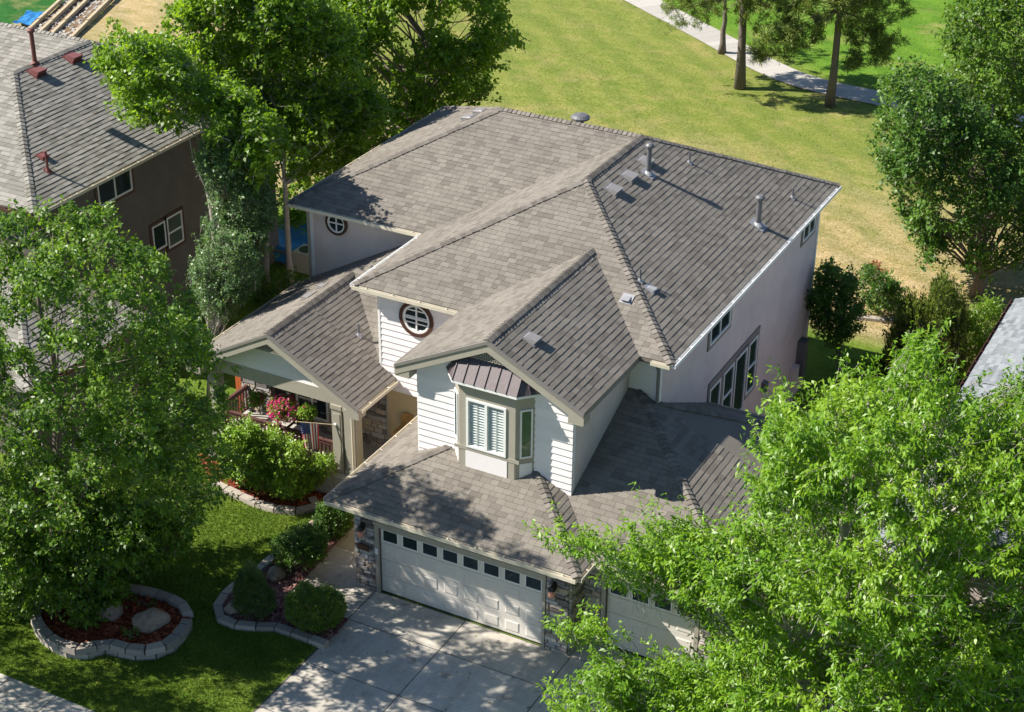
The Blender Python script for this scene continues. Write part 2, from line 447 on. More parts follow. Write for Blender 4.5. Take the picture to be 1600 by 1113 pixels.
# walkway along the garage to the porch
walk_px = [(442, 932), (479, 901), (551, 820)]
w0, w1, w2 = (g(*q) for q in walk_px)
b = MB(); b.poly([(w0[0] + .02, w0[1], -.007), (-.21, -1.43, -.007), (-.21, 6, -.007), (w2[0] + .02, 6, -.007), (w1[0] + .02, w1[1], -.007)])
walk = tag(b.build('walkway', M['joint']), kind='structure')
def walk_x(y):
    if y < w1[1]: return w0[0] + (w1[0] - w0[0]) * (y - w0[1]) / (w1[1] - w0[1])
    return w1[0] + (w2[0] - w1[0]) * (y - w1[1]) / (w2[1] - w1[1])
cuts = [-1.42, w1[1], 1.25, 2.7, 4.2, 5.4]
for k, (ya_, yb_) in enumerate(zip(cuts, cuts[1:])):
    s = MB(); xr = -0.17
    if k == 0:
        pl = [(w0[0], w0[1]), (-.17, -1.41), (-.17, yb_ - .01), (walk_x(yb_), yb_ - .01)]
    else:
        pl = [(walk_x(ya_), ya_ + .01), (-.78, ya_ + .01), (-.78, yb_ - .01), (walk_x(yb_), yb_ - .01)]
        if ya_ < 0: pl = [(walk_x(ya_), ya_ + .01), (-.17, ya_ + .01), (-.17, -.02), (-.78, -.02), (-.78, yb_ - .01), (walk_x(yb_), yb_ - .01)]
    t = random.random()
    s.poly([(x, y, 0.0) for x, y in pl], t)
    for (a, c) in zip(pl, pl[1:] + pl[:1]):
        s.poly([(a[0], a[1], -.1), (c[0], c[1], -.1), (c[0], c[1], 0), (a[0], a[1], 0)], t)
    s.build('concrete_slab', M['concrete'], walk)

# pavement / street strip at the bottom left
b = MB(); b.box((-60, -9.4, -0.3), (-0.3, -7.46, -0.006)); pav = tag(b.build('sidewalk', M['joint']), kind='structure')
for k in range(22):
    slab(-33.3 + k * 1.5, -9.3, -33.3 + (k + 1) * 1.5, -7.46, pav, M['concrete'], z=0.0)
b = MB(); b.box((-80, -24, -0.4), (60, -10.4, -0.12)); tag(b.build('road', mat_plain('asphalt', (0.055, 0.055, 0.058), 0.9, 0.2, 3)), kind='structure')
b = MB(); b.box((-80, -10.4, -0.4), (60, -10.1, 0.0)); tag(b.build('kerb', M['path']), kind='structure')

# curving park path behind the house
ctr = [(-46, 84), (-30.0, 66), (-17.7, 57.3), (-11.6, 52.9), (-7.5, 49.8), (-4.6, 48.3), (-1.0, 47.8), (4, 47.6), (14, 49.5), (40, 58)]
pts = []
for k in range(len(ctr) - 1):
    p0, p1, p2, p3 = (np.array(ctr[max(0, min(len(ctr) - 1, k + q))], float) for q in (-1, 0, 1, 2))
    for t in np.linspace(0, 1, 8, endpoint=False):
        pts.append(.5 * ((2 * p1) + (-p0 + p2) * t + (2 * p0 - 5 * p1 + 4 * p2 - p3) * t * t + (-p0 + 3 * p1 - 3 * p2 + p3) * t ** 3))
pts = np.array(pts)
b = MB()
def gz(x, y): return ground_z(x, y) + (0.25 * noise.noise(Vector((x * .05, y * .05, 0))) * min(1, (y - 20) / 10) if y > 20 else 0)
base = MB()
prev = None
path_o = None
edges = []
for k in range(len(pts)):
    d = nrm(pts[min(k + 1, len(pts) - 1)] - pts[max(k - 1, 0)])
    n_ = np.array([-d[1], d[0]]) * 0.95
    edges.append((pts[k] + n_, pts[k] - n_))
for (l0, r0), (l1, r1) in zip(edges, edges[1:]):
    base.poly([(*r0, gz(*r0) + .02), (*r1, gz(*r1) + .02), (*l1, gz(*l1) + .02), (*l0, gz(*l0) + .02)])
path_o = tag(base.build('footpath', M['joint']), kind='structure')
for k in range(len(edges) - 1):
    (l0, r0), (l1, r1) = edges[k], edges[k + 1]
    c4 = [r0, r1, l1, l0]
    cc = sum(c4) / 4
    c4 = [cc + (q - cc) * 0.985 for q in c4]
    s = MB(); t = random.random()
    s.hexa([(*q, gz(*q) + .01) for q in c4] + [(*q, gz(*q) + .05) for q in c4], t, bottom=False)
    s.build('concrete_slab', M['path'], path_o)

# ------------------------------------------------------------------ roof machinery
CLIP_EPS = 1e-6
def clip_convex(sub, poly):
    """clip polygon sub (list of (u,v)) by convex ccw poly"""
    out = sub
    n = len(poly)
    for i in range(n):
        ax, ay = poly[i]; bx, by = poly[(i + 1) % n]
        ex, ey = bx - ax, by - ay
        inp, out = out, []
        if not inp: return []
        pd = [ex * (q[1] - ay) - ey * (q[0] - ax) for q in inp]
        for k in range(len(inp)):
            p, q = inp[k - 1], inp[k]; dp, dq = pd[k - 1], pd[k]
            if dq >= 0:
                if dp < 0:
                    t = dp / (dp - dq); out.append((p[0] + (q[0] - p[0]) * t, p[1] + (q[1] - p[1]) * t))
                out.append(q)
            elif dp >= 0:
                t = dp / (dp - dq); out.append((p[0] + (q[0] - p[0]) * t, p[1] + (q[1] - p[1]) * t))
    return out

def plane_frame(poly):
    poly = [np.asarray(p, float) for p in poly]
    n = np.zeros(3)
    for i in range(len(poly)):
        a, c = poly[i], poly[(i + 1) % len(poly)]
        n += np.cross(a, c)
    n = nrm(n)
    if n[2] < -1e-3: n = -n
    return n

def pieces_on(poly, expo, wmin, wmax, tmin, tmax, n=None, u=None, lift=0.0, jitter=True, tone=None):
    """courses of thin overlapping pieces (shingles, boards) on a planar convex polygon.
    returns list of (verts, faces, tint, centre)"""
    poly = [np.asarray(p, float) for p in poly]
    if n is None: n = plane_frame(poly)
    n = nrm(n)
    if u is None: u = nrm(np.cross((0, 0, 1), n))
    v = np.cross(n, u)
    o = min(poly, key=lambda p: p @ v)
    uv = [((p - o) @ u, (p - o) @ v) for p in poly]
    area = sum(uv[i][0] * uv[(i + 1) % len(uv)][1] - uv[(i + 1) % len(uv)][0] * uv[i][1] for i in range(len(uv)))
    if area < 0: uv = uv[::-1]
    umin, umax = min(q[0] for q in uv), max(q[0] for q in uv)
    vmin, vmax = min(q[1] for q in uv), max(q[1] for q in uv)
    res = []
    k = 0
    v0 = vmin
    while v0 < vmax:
        x = umin - (1.0 if wmin > 15 else random.random() * wmax)
        while x < umax:
            w = random.uniform(wmin, wmax)
            dv = random.choice((0.0, 0.0, 0.0, -0.006)) if jitter else 0.0
            q = clip_convex([(x, v0 + dv), (x + w - .006, v0 + dv), (x + w - .006, v0 + expo + .012), (x, v0 + expo + .012)], uv)
            if len(q) >= 3:
                t = random.choice((tmin, tmax)) if jitter else tmax
                vs = []; fs = []
                mN = len(q)
                for (a, c) in q:
                    h = lift + max(.002, t * (1 - (c - v0) / expo) + .003)
                    vs.append(o + u * a + v * c + n * h)
                for (a, c) in q:
                    vs.append(o + u * a + v * c - n * .012)
                fs.append(tuple(range(mN)))
                for i in range(mN):
                    i2 = (i + 1) % mN
                    fs.append((i, i + mN, i2 + mN, i2))
                tn = random.random() if tone is None else tone()
                res.append((vs, fs, tn, sum(vs[:mN]) / mN))
            x += w
        v0 += expo; k += 1
    return res

def caps_on(p0, p1, n1, n2, step=0.16, width=0.125):
    """overlapping bent cap pieces from p0 (low) to p1 (high) over two roof planes"""
    p0, p1 = np.asarray(p0, float), np.asarray(p1, float)
    L = np.linalg.norm(p1 - p0); d = (p1 - p0) / L
    def down(n):
        s_ = np.cross(d, n); s_ = nrm(s_)
        return s_ if s_[2] < 0 else -s_
    s1, s2 = down(nrm(n1)), down(nrm(n2))
    up = nrm(nrm(n1) + nrm(n2))
    res = []
    k = int(L / step)
    for i in range(k + 1):
        a = p0 + d * (i * step); c = p0 + d * min(L, i * step + step + .04)
        w = width * random.uniform(.92, 1.06)
        lo, hi = .045 + random.uniform(-.006, .008), .020
        vs = [a + s1 * w + nrm(n1) * lo, a + up * (lo + .012), a + s2 * w + nrm(n2) * lo,
              c + s1 * w + nrm(n1) * hi, c + up * (hi + .012), c + s2 * w + nrm(n2) * hi,
              a + s1 * w - nrm(n1) * .01, a - up * .01, a + s2 * w - nrm(n2) * .01,
              c + s1 * w - nrm(n1) * .01, c + s2 * w - nrm(n2) * .01]
        fs = [(0, 1, 4, 3), (1, 2, 5, 4), (0, 6, 7, 1), (1, 7, 8, 2), (0, 3, 9, 6), (2, 8, 10, 5)]
        res.append((vs, fs, random.random(), (a + c) / 2))
    return res

def emit(pieces, name, mat, parent, limit=300, owner=None, stuff_name=None):
    """the pieces nearest to the camera as parts of their own, the rest joined"""
    pieces = sorted(pieces, key=lambda p: (p[3] - CAM) @ FWD)
    for vs, fs, t, c in pieces[:limit]:
        b = MB(); b.v = [tuple(p) for p in vs]; b.f = list(fs); b.t = [t] * len(fs); b.k = [0] * len(fs)
        b.build(name, mat, parent)
    rest = pieces[limit:]
    if rest:
        b = MB()
        for vs, fs, t, c in rest:
            n0 = len(b.v)
            b.v.extend([tuple(p) for p in vs])
            for f in fs:
                b.f.append(tuple(n0 + i for i in f)); b.t.append(t); b.k.append(0)
        b.build(stuff_name or name, mat, owner or parent, kind='stuff')

def deck(polys, mat, parent, name='roof', th=0.10):
    """roof boards under the shingles: closed slabs"""
    b = MB()
    for poly in polys:
        n = plane_frame(poly)
        p = [np.asarray(q, float) for q in poly]
        ar = np.zeros(3)
        for i in range(len(p)): ar += np.cross(p[i], p[(i + 1) % len(p)])
        if ar @ n < 0: p = p[::-1]
        top = [q - n * .012 for q in p]; bot = [q - n * .012 - V(0, 0, th) for q in p]
        b.poly(top); b.poly(bot[::-1])
        for i in range(len(p)):
            i2 = (i + 1) % len(p)
            b.poly([bot[i], bot[i2], top[i2], top[i]])
    return b.build(name, mat, parent)

def gutter_run(b, a, c, out, w=.12, h=.095, hang=True):
    """a K-style gutter: back, bottom, front lip; a -> c along the eave, out = outward direction"""
    a, c, out = (np.asarray(q, float) for q in (a, c, out))
    z = V(0, 0, 1); d = c - a
    b.obox(a - z * h, d, out * .015, z * h)
    b.obox(a - z * h + out * .015, d, out * (w - .03), z * .015)
    b.obox(a - z * h + out * (w - .015), d, out * .018, z * (h + .012))
    if hang:
        L = np.linalg.norm(d); k = int(L / .75)
        for i in range(k):
            p = a + d * (i + .5) / k
            b.obox(p + z * .002, d / L * .035, out * w, z * .012)
# ================================================================== THE HOUSE
house = thing('house', 'two-storey white sided house with brown shingle hip roofs and a stone-trimmed garage', 'house', (0, 0, 0))
P2, MZ = 0.491, 6.238
MXL, MXR, MYF, MY2 = -3.797, 6.019, 4.969, 13.837
HH = (MXR - MXL) / 2; MXC = (MXL + MXR) / 2; ZR = MZ + HH * P2
LX, LY, BY = -8.702, MY2 - HH, MY2 + HH
GF, GL, GR = 1.586, -0.329, 5.118; GC = (GL + GR) / 2; GH = (GR - GL) / 2; P3 = 0.502; GZ = 6.232; GZR = GZ + GH * P3
GA, GB, GYF, GE, PG = -1.272, 6.048, -0.489, 2.9, 0.456
GAPX, GAPY = (GA + GB) / 2, GYF + (GB - GA) / 2
T3Y, T3X, PT = 0.35, 9.95, 0.44
PXL, PXC, PXR, PYF, PE, PP = -8.64, -5.63, -2.62, 3.2, 3.34, 0.55
PZR = PE + (PXR - PXC) * PP
WF = 5.26                    # upper front wall
WL = hit(1, WF, 592.5, 505)[0]
WR = 5.61                   # right wall plane

def zp(x, y, z0, p, a, b, s): return z0
F = {}
A_ = V(MXR, MYF, MZ); FLc = V(MXL, MYF, MZ); P1 = V(MXC, MYF + HH, ZR); P2v = V(MXC, MY2, ZR); B_ = V(MXR, BY, MZ)
LF = V(LX, LY, MZ); IC = V(MXL, LY, MZ); LR = V(LX + HH, MY2, ZR); LB = V(LX, BY, MZ)
F['main_right'] = [A_, B_, P2v, P1]
F['main_front'] = [FLc, A_, P1]
F['main_left'] = [FLc, P1, P2v, IC]
F['block_front'] = [LF, IC, P2v, LR]
F['block_left'] = [LB, LF, LR]
F['back'] = [B_, LB, LR, P2v]
gpk = V(GC, GF, GZR); gbk = V(GC, MYF + (GZR - MZ) / P2, GZR)
F['gable_right'] = [V(GR, GF, GZ), V(GR, MYF, GZ), gbk, gpk]
F['gable_left'] = [V(GL, GF, GZ), gpk, gbk, V(GL, MYF, GZ)]
gap = V(GAPX, GAPY, GE + PG * (GB - GA) / 2)
F['garage_front'] = [V(GA, GYF, GE), V(GB, GYF, GE), gap]
F['garage_left'] = [V(GA, GYF, GE), gap, V(gap[0], WF, gap[2]), V(GA, WF, GE)]
vl = V(GB - 3.6, T3Y + 3.6, GE + PG * 3.6)
F['garage_right'] = [V(GB, GYF, GE), V(GB, T3Y, GE), vl, gap]
tz = lambda y: GE + PT * (y - T3Y)
thip = V(T3X - (WF - T3Y), WF, tz(WF))
F['side_front'] = [V(GB, T3Y, GE), V(T3X, T3Y, GE), thip, V(3.6, WF, tz(WF)), V(vl[0] + .2, vl[1] - .2, tz(vl[1] - .2))]
crn = V(WR, WF, GE + PT * (T3X - WR))
YB = 9.0
F['side_right'] = [V(T3X, T3Y, GE), V(T3X, YB, GE), crn, thip]
F['side_back'] = [V(T3X, YB, GE), V(WR, YB, GE), crn]
ppk = V(PXC, PYF, PZR); pend = V(PXC, WF + (PXC - PXR) * -1 - (WL - PXR) * -1, PZR)
pzc = PE + PP * (PXR - WL)      # roof height at the upper wall corner
pend = V(PXC, WF + (PZR - pzc) / PP, PZR)
F['porch_right'] = [V(PXR, PYF, PE), V(PXR, WF, PE), V(PXC, WF, PZR), ppk]
F['porch_right_top'] = [V(WL, WF, pzc), pend, V(PXC, WF, PZR)]
pdz = PP * 0
dd = 9.37 - pend[1]
F['porch_left'] = [V(PXL, PYF, PE), ppk, V(PXC, 9.37, PZR), V(PXL, 9.37, PE)]
F['porch_left_top'] = [pend, V(PXC + dd, 9.37, PZR + PP * dd), V(PXC, 9.37, PZR)]
F['porch_front'] = [V(WL, WF, pzc), V(WL, 9.37, pzc + PP * (9.37 - WF)), V(PXC + dd, 9.37, PZR + PP * dd), pend]
NRM = {k: plane_frame(v) for k, v in F.items()}

roof_main = deck([F[k] for k in ('main_right', 'main_front', 'main_left', 'block_front', 'block_left', 'back')], M['shingle'], house)
roof_gable = deck([F[k] for k in ('gable_right', 'gable_left')], M['shingle'], house)
roof_gar = deck([F[k] for k in ('garage_front', 'garage_left', 'garage_right', 'side_front', 'side_right', 'side_back')], M['shingle'], house)
roof_porch = deck([F[k] for k in ('porch_left', 'porch_left_top', 'porch_right', 'porch_right_top', 'porch_front')], M['shingle'], house)

near, rest = [], []
for k, poly in F.items():
    ps = pieces_on(poly, 0.165, 0.17, 0.36, 0.009, 0.0145)
    (near if k in ('garage_front', 'side_front') else rest).extend(ps)
near = [p for p in near if not (0.3 < p[3][0] < 4.6 and p[3][1] > 1.95)]
emit(near + rest, 'shingle', M['shingle'], roof_gar, 300, owner=house)

caps = []
def hipcap(a, b, k1, k2): caps.extend(caps_on(a, b, NRM[k1], NRM[k2]))
hipcap(V(GB, GYF, GE), V(GB - 2.45, GYF + 2.45, GE + PG * 2.45), 'garage_front', 'garage_right')
hipcap(V(GA, GYF, GE), V(GA + 2.42, GYF + 2.42, GE + PG * 2.42), 'garage_front', 'garage_left')
hipcap(V(T3X, T3Y, GE), thip, 'side_front', 'side_right')
hipcap(V(T3X, YB, GE), crn, 'side_right', 'side_back')
hipcap(gpk, gbk, 'gable_right', 'gable_left')
hipcap(ppk, pend, 'porch_right', 'porch_left')
hipcap(A_, P1, 'main_right', 'main_front')
hipcap(FLc, P1, 'main_left', 'main_front')
hipcap(P1, P2v, 'main_right', 'main_left')
hipcap(B_, P2v, 'main_right', 'back')
hipcap(P2v, LR, 'block_front', 'back')
hipcap(LF, LR, 'block_front', 'block_left')
hipcap(LB, LR, 'back', 'block_left')
emit(caps, 'ridge_cap', M['cap'], roof_main, 300, owner=house)

# ------------------------------------------------ walls
def wall(poly, n, mat, th=0.15, name='wall', label=None):
    """slab of wall, outer face = poly, thickness inward"""
    n = np.asarray(n, float)
    p = [np.asarray(q, float) for q in poly]
    ar = np.zeros(3)
    for i in range(len(p)): ar += np.cross(p[i] - p[0], p[(i + 1) % len(p)] - p[0])
    if ar @ n < 0: p = p[::-1]
    b = MB(); q = [a - n * th for a in p]
    b.poly(p); b.poly(q[::-1])
    for i in range(len(p)):
        i2 = (i + 1) % len(p)
        b.poly([q[i], q[i2], p[i2], p[i]])
    return b.build(name, mat, house, label=label)

def rect(x0, x1, z0, z1, y): return [V(x0, y, z0), V(x1, y, z0), V(x1, y, z1), V(x0, y, z1)]
def rectx(y0, y1, z0, z1, x): return [V(x, y0, z0), V(x, y1, z0), V(x, y1, z1), V(x, y0, z1)]
def board_wall(w, poly, n, expo=0.2, mat=None):
    u = V(1, 0, 0) if abs(n[1]) > .5 else V(0, 1, 0)
    if np.cross(n, u)[2] < 0: u = -u
    for p in pieces_on(poly, expo, 40, 40, 0.022, 0.022, n=n, u=u, lift=.001, jitter=False):
        b = MB(); b.v = [tuple(q) for q in p[0]]; b.f = list(p[1]); b.t = [p[2]] * len(p[1]); b.k = [0] * len(p[1])
        b.build('siding_board', mat or M['siding'], w)

NF, NR = V(0, -1, 0), V(1, 0, 0)
# gable bay (upper storey over the garage)
gx0, gx1, gy = 0.165, 4.73, 1.83
zr_ = lambda x: GZ + P3 * (GH - abs(x - GC)) - 0.115
gpoly = [V(gx0, gy, 3.1), V(gx1, gy, 3.1), V(gx1, gy, zr_(gx1)), V(GC, gy, zr_(GC)), V(gx0, gy, zr_(gx0))]
w = wall(gpoly, NF, M['siding']); board_wall(w, gpoly, NF)
w = wall(rectx(gy + .151, WF, 3.0, GZ - .02, gx1), NR, M['stucco'])
wall(rectx(gy + .151, WF, 3.0, GZ - .02, gx0), -NR, M['stucco'])
# upper front wall with the round window
fp = rect(WL, 0.04, 2.9, MZ - .02, WF)
w = wall(fp, NF, M['siding']); board_wall(w, fp, NF)
fp = rect(gx1 + .002, WR - .001, 4.0, MZ - .02, WF)
w = wall(fp, NF, M['siding']); board_wall(w, fp, NF)
wall(rectx(WF + .001, 18.3, -1.4, MZ - .02, WR), NR, M['stucco'])
wall(rectx(WF + .16, 9.37, 3.5, MZ - .02, WL), -NR, M['siding'])
wall(rect(-8.24, WL - .17, 2.3, MZ - .02, 9.37), NF, M['stucco'])
wall(rectx(9.372, 18.3, -1.4, MZ - .02, -8.24), -NR, M['stucco'])
wall(rect(-8.24, WR - .001, -1.4, MZ - .02, 18.31), V(0, 1, 0), M['stucco'])
# corner boards of the upper storey
for lo, hi in (((WR - .06, WF - .03, 4.2), (WR + .022, WF + .09, MZ - .12)), ((WR - .02, 18.22, -1.3), (WR + .03, 18.34, MZ - .1)),
               ((-8.27, 9.335, 2.6), (-8.15, 9.40, MZ - .1)), ((WL - .02, WF - .03, 3.7), (WL + .05, WF + .05, MZ - .1))):
    b = MB(); b.box(lo, hi); b.build('corner_board', M['white'], house)
# garage walls
wall(rect(-.77, 0, 0, 2.74, 0), NF, M['mortar'], .3)
wall(rect(4.88, 5.62, 0, 2.74, 0), NF, M['mortar'], .3)
wall(rect(0.001, 4.879, 2.13, 2.74, 0), NF, M['taupe'], .3, label='taupe header above the wide garage door')
wall(rectx(0.301, WF, 0, 2.78, -.77), -NR, M['tan'], .15)
wall(rectx(0.301, .8, 0, 2.74, 5.62), NR, M['mortar'], .15)
wall(rect(5.63, 6.28, 0, 2.74, .8), NF, M['mortar'], .3)
wall(rect(6.281, 8.719, 2.13, 2.74, .8), NF, M['taupe'], .3)
wall(rect(8.72, 9.5, 0, 2.74, .8), NF, M['mortar'], .3)
wall(rectx(1.11, 8.6, -.2, 2.78, 9.5), NR, M['stucco'], .15)
wall(rect(5.63, 9.5, -.6, 2.78, 8.6), V(0, 1, 0), M['stucco'], .15)
# ground-floor front wall behind the porch: stone, then tan stucco beside the entry
XS = hit(1, WF, 607, 640)[0]
w_porch = wall(rect(-8.3, XS, 0, 3.2, WF), NF, M['mortar'], .2, label='stone faced porch wall')
wall(rect(XS + .001, -.92, 0, 2.85, WF + .06), NF, M['tan'], .2, label='plain tan stucco entry wall')
wall(rect(XS + .001, -.0, 2.85, 3.7, WF + .03), NF, M['tan'], .15)
b = MB(); b.box((XS - .03, WF - .08, .3), (XS + .04, WF + .05, 3.3)); b.build('corner_board', M['taupe'], house)
wall(rectx(WF + .21, 9.3, 0, 3.3, -8.24), -NR, M['tan'])

# soffits, fascias, gutters
def soff(x0, x1, y0, y1, z):
    b = MB(); b.box((x0, y0, z - .02), (x1, y1, z)); b.build('soffit', M['taupe'], house)
soff(GA + .05, GB - .05, GYF + .05, -.001, GE - .15)
soff(GA + .05, -.78, .0, WF - .1, GE - .15)
soff(5.64, T3X - .05, T3Y + .05, .799, GE - .15); soff(9.52, T3X - .05, .8, YB - .4, GE - .15)
soff(MXL + .05, gx0 - .02, MYF + .05, WF - .03, MZ - .16); soff(gx1 + .03, MXR - .05, MYF + .05, WF - .03, MZ - .16)
soff(WR + .01, MXR - .05, WF - .02, BY - .05, MZ - .16)
soff(LX + .05, WL - .05, LY + .05, 9.34, MZ - .16); soff(LX + .05, -8.28, 9.34, BY - .05, MZ - .16)
soff(gx1 + .02, GR - .05, GF + .05, MYF, GZ - .16); soff(GL + .05, gx0 - .02, GF + .05, MYF, GZ - .16)

def eave(a, c, out, name='gutter', mat='cream', fas='taupe', hang=True):
    a, c, out = (np.asarray(q, float) for q in (a, c, out))
    f = MB(); f.obox(a - out * .02 - V(0, 0, .17), c - a, out * .018, V(0, 0, .155)); f.build('fascia', M[fas], house)
    gm = MB(); gutter_run(gm, a - V(0, 0, .025), c - V(0, 0, .025), out, hang=hang); gm.build(name, M[mat], house)
eave(V(GA, GYF, GE), V(GB, GYF, GE), NF)
eave(V(GA, GYF, GE), V(GA, WF - .2, GE), -NR)
eave(V(GB, GYF, GE), V(GB, T3Y, GE), NR)
eave(V(GB, T3Y, GE), V(T3X, T3Y, GE), NF)
eave(V(T3X, T3Y, GE), V(T3X, YB, GE), NR)
eave(V(WR + .02, YB, GE), V(T3X, YB, GE), V(0, 1, 0))
eave(A_, B_, NR, mat='white')
eave(FLc, V(GL + .02, MYF, MZ), NF); eave(V(GR + .35, MYF, MZ), A_, NF)
eave(FLc, V(MXL, LY, MZ), -NR, mat='white')
eave(LF, V(MXL, LY, MZ), NF); eave(LF, LB, -NR)
f = MB(); f.obox(V(GR - .02, GF, GZ - .17), V(0, MYF - GF, 0), V(.018, 0, 0), V(0, 0, .155)); f.obox(V(GL, GF, GZ - .17), V(0, MYF - GF, 0), V(.018, 0, 0), V(0, 0, .155)); f.build('fascia', M['trimgrey'], house)
eave(V(PXR, PYF, PE), V(PXR, WF - .1, PE), NR)
eave(V(PXL, PYF, PE), V(PXL, 9.3, PE), -NR)

# rake boards with lattice in the peaks
def rake(xl, xc, xr, y, ze, zpk, name='rake_board'):
    for (xa, xb) in ((xl, xc), (xr, xc)):
        b = MB()
        a, c = V(xa, y, ze), V(xb, y, zpk)
        b.obox(a - V(0, .045, .33), c - a, V(0, .045, 0), V(0, 0, .23))
        b.build(name, M['taupe'], house)
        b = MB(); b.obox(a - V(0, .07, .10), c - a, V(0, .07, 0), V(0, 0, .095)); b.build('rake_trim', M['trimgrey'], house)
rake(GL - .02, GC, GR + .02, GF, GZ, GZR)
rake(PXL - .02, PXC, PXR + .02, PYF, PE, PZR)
# gable end soffits (boxed returns at the eave ends)
for (x0, x1, y, z) in ((GR - .42, GR, GF - .045, GZ), (GL, GL + .42, GF - .045, GZ), (PXR - .5, PXR, PYF - .045, PE), (PXL, PXL + .5, PYF - .045, PE)):
    b = MB(); b.box((x0, y + .012, z - .36), (x1, y + .42, z - .125)); b.build('eave_return', M['taupe'], house)
def lattice(xc, zt, w, y, slope):
    b = MB(); h = w * slope
    for k in range(-9, 10):
        for s in (-1, 1):
            x0 = xc + k * w / 6; a = V(x0, y, zt - h); c = a + V(s * h, 0, h)
            # keep inside the triangle
            pts_ = [a + (c - a) * t for t in np.linspace(0, 1, 25)]
            ins = [p for p in pts_ if p[2] < zt - abs(p[0] - xc) * slope and abs(p[0] - xc) < w]
            if len(ins) > 1: b.bar(ins[0], ins[-1], .028, .02, up=(0, 1, 0))
    b.build('lattice', M['taupe'], house)
    b = MB(); b.poly([V(xc - w, y + .06, zt - h), V(xc + w, y + .06, zt - h), V(xc, y + .06, zt)]); b.poly([V(xc - w, y + .07, zt - h), V(xc, y + .07, zt), V(xc + w, y + .07, zt - h)]); b.build('lattice_backing', M['dark'], house)
lattice(GC, GZR - .33, .62, GF + .05, P3)
lattice(PXC, PZR - .34, .55, PYF + .05, PP)

# porch gable face, beam, posts
ty = PYF + .42
zb1 = 3.42
tp = [V(PXL + .55, ty, zb1), V(PXR - .5, ty, zb1), V(PXC, ty, PZR - .16)]
w = wall(tp, NF, M['siding'], .1); board_wall(w, tp, NF)
b = MB(); b.box((-8.15, ty - .04, 3.0), (-2.95, ty + .22, zb1)); b.build('porch_beam', M['taupe'], house)
b = MB(); b.box((-3.17, ty + .23, 3.0), (-2.95, WF - .02, 3.3)); b.box((-8.15, ty + .23, 3.0), (-7.93, WF - .02, 3.3)); b.build('porch_beam', M['taupe'], house)
FZ = 0.72
b = MB(); b.box((-8.2, 3.3, -.1), (-2.9, WF, FZ)); b.build('porch_deck', M['path'], house)
for (xa, xb) in ((-3.80, -3.47), (-3.38, -2.97), (-8.15, -7.85)):
    b = MB(); b.box((xa, ty - .06, FZ), (xb, ty + .26, 3.0)); b.box((xa - .025, ty - .085, FZ), (xb + .025, ty + .285, FZ + .16)); b.box((xa - .025, ty - .085, 2.86), (xb + .025, ty + .285, 2.999))
    b.box((xa + .05, ty - .075, FZ + .3), (xb - .05, ty - .055, 2.72))
    b.build('porch_post', M['taupe'], house)
b = MB(); b.tube([V(-3.05, ty - .13, 3.2), V(-3.05, ty - .13, 2.9), V(-3.05, ty - .13, .25)], .04, 8); b.bar(V(-2.6, PYF + .1, 3.2), V(-3.05, ty - .13, 3.2), .07, .07)
b.build('downspout', M['cream'], house)
# railing
b0 = MB()
def railing(a, c, n):
    a, c = V(*a), V(*c)
    r = MB(); r.bar(a + V(0, 0, .92), c + V(0, 0, .92), .09, .05); r.bar(a + V(0, 0, .82), c + V(0, 0, .82), .05, .06); r.bar(a + V(0, 0, .12), c + V(0, 0, .12), .05, .06)
    o = r.build('porch_railing', M['redwood'], house)
    for k in range(n):
        p = a + (c - a) * (k + .5) / n
        q = MB(); q.bar(p + V(0, 0, .13), p + V(0, 0, .8), .05, .05, up=(0, 1, 0)); q.build('baluster', M['redwood'], o)
railing((-7.8, ty + .05, FZ), (-5.8, ty + .05, FZ), 14)
railing((-5.75, ty + .05, FZ), (-3.83, ty + .05, FZ), 14)
railing((-8.05, ty + .3, FZ), (-8.05, WF - .05, FZ), 9)
for x in (-5.78,):
    b = MB(); b.box((x - .06, ty - .02, FZ), (x + .06, ty + .10, FZ + 1.0)); b.build('railing_post', M['redwood'], house)

# ledge stone facings
def stones(o, u, v, n, w_, h_, parent_list, hrange=(.075, .15), wr=(.16, .5)):
    """uneven ledge stones, each proud of the mortar by its own amount"""
    o, u, v, n = (np.asarray(q, float) for q in (o, u, v, n))
    z = 0.0
    while z < h_ - .02:
        hh = min(random.uniform(*hrange), h_ - z)
        if h_ - z - hh < .05: hh = h_ - z
        x = -random.random() * .2
        while x < w_:
            ww = random.uniform(*wr)
            x0, x1 = max(0, x), min(w_, x + ww)
            if w_ - x1 < .06: x1 = w_
            if x1 - x0 > .03:
                d = random.uniform(.025, .075); e = .008
                j = lambda s_: random.uniform(-s_, s_)
                lo, hi = z + e, z + hh - e
                c = [o + u * (x0 + e) + v * lo, o + u * (x1 - e) + v * lo, o + u * (x1 - e) + v * hi, o + u * (x0 + e) + v * hi]
                t_ = [o + u * (x0 + e * 2 + abs(j(.02))) + v * (lo + abs(j(.015))) + n * (d + j(.012)), o + u * (x1 - e * 2 - abs(j(.02))) + v * (lo + abs(j(.015))) + n * (d + j(.012)),
                      o + u * (x1 - e * 2 - abs(j(.02))) + v * (hi - abs(j(.02))) + n * (d * .8 + j(.012)), o + u * (x0 + e * 2 + abs(j(.02))) + v * (hi - abs(j(.02))) + n * (d * .8 + j(.012))]
                vs = c + t_
                fs = [(4, 5, 6, 7), (0, 1, 5, 4), (1, 2, 6, 5), (2, 3, 7, 6), (3, 0, 4, 7)]
                parent_list.append((vs, fs, random.random(), sum(vs) / 8))
            x = x1 if x1 < w_ else w_ + 1
        z += hh
st = []
X1, Y1, Z1 = V(1, 0, 0), V(0, 1, 0), V(0, 0, 1)
stones(V(-.77, 0, 0), X1, Z1, NF, .65, 2.72, st)
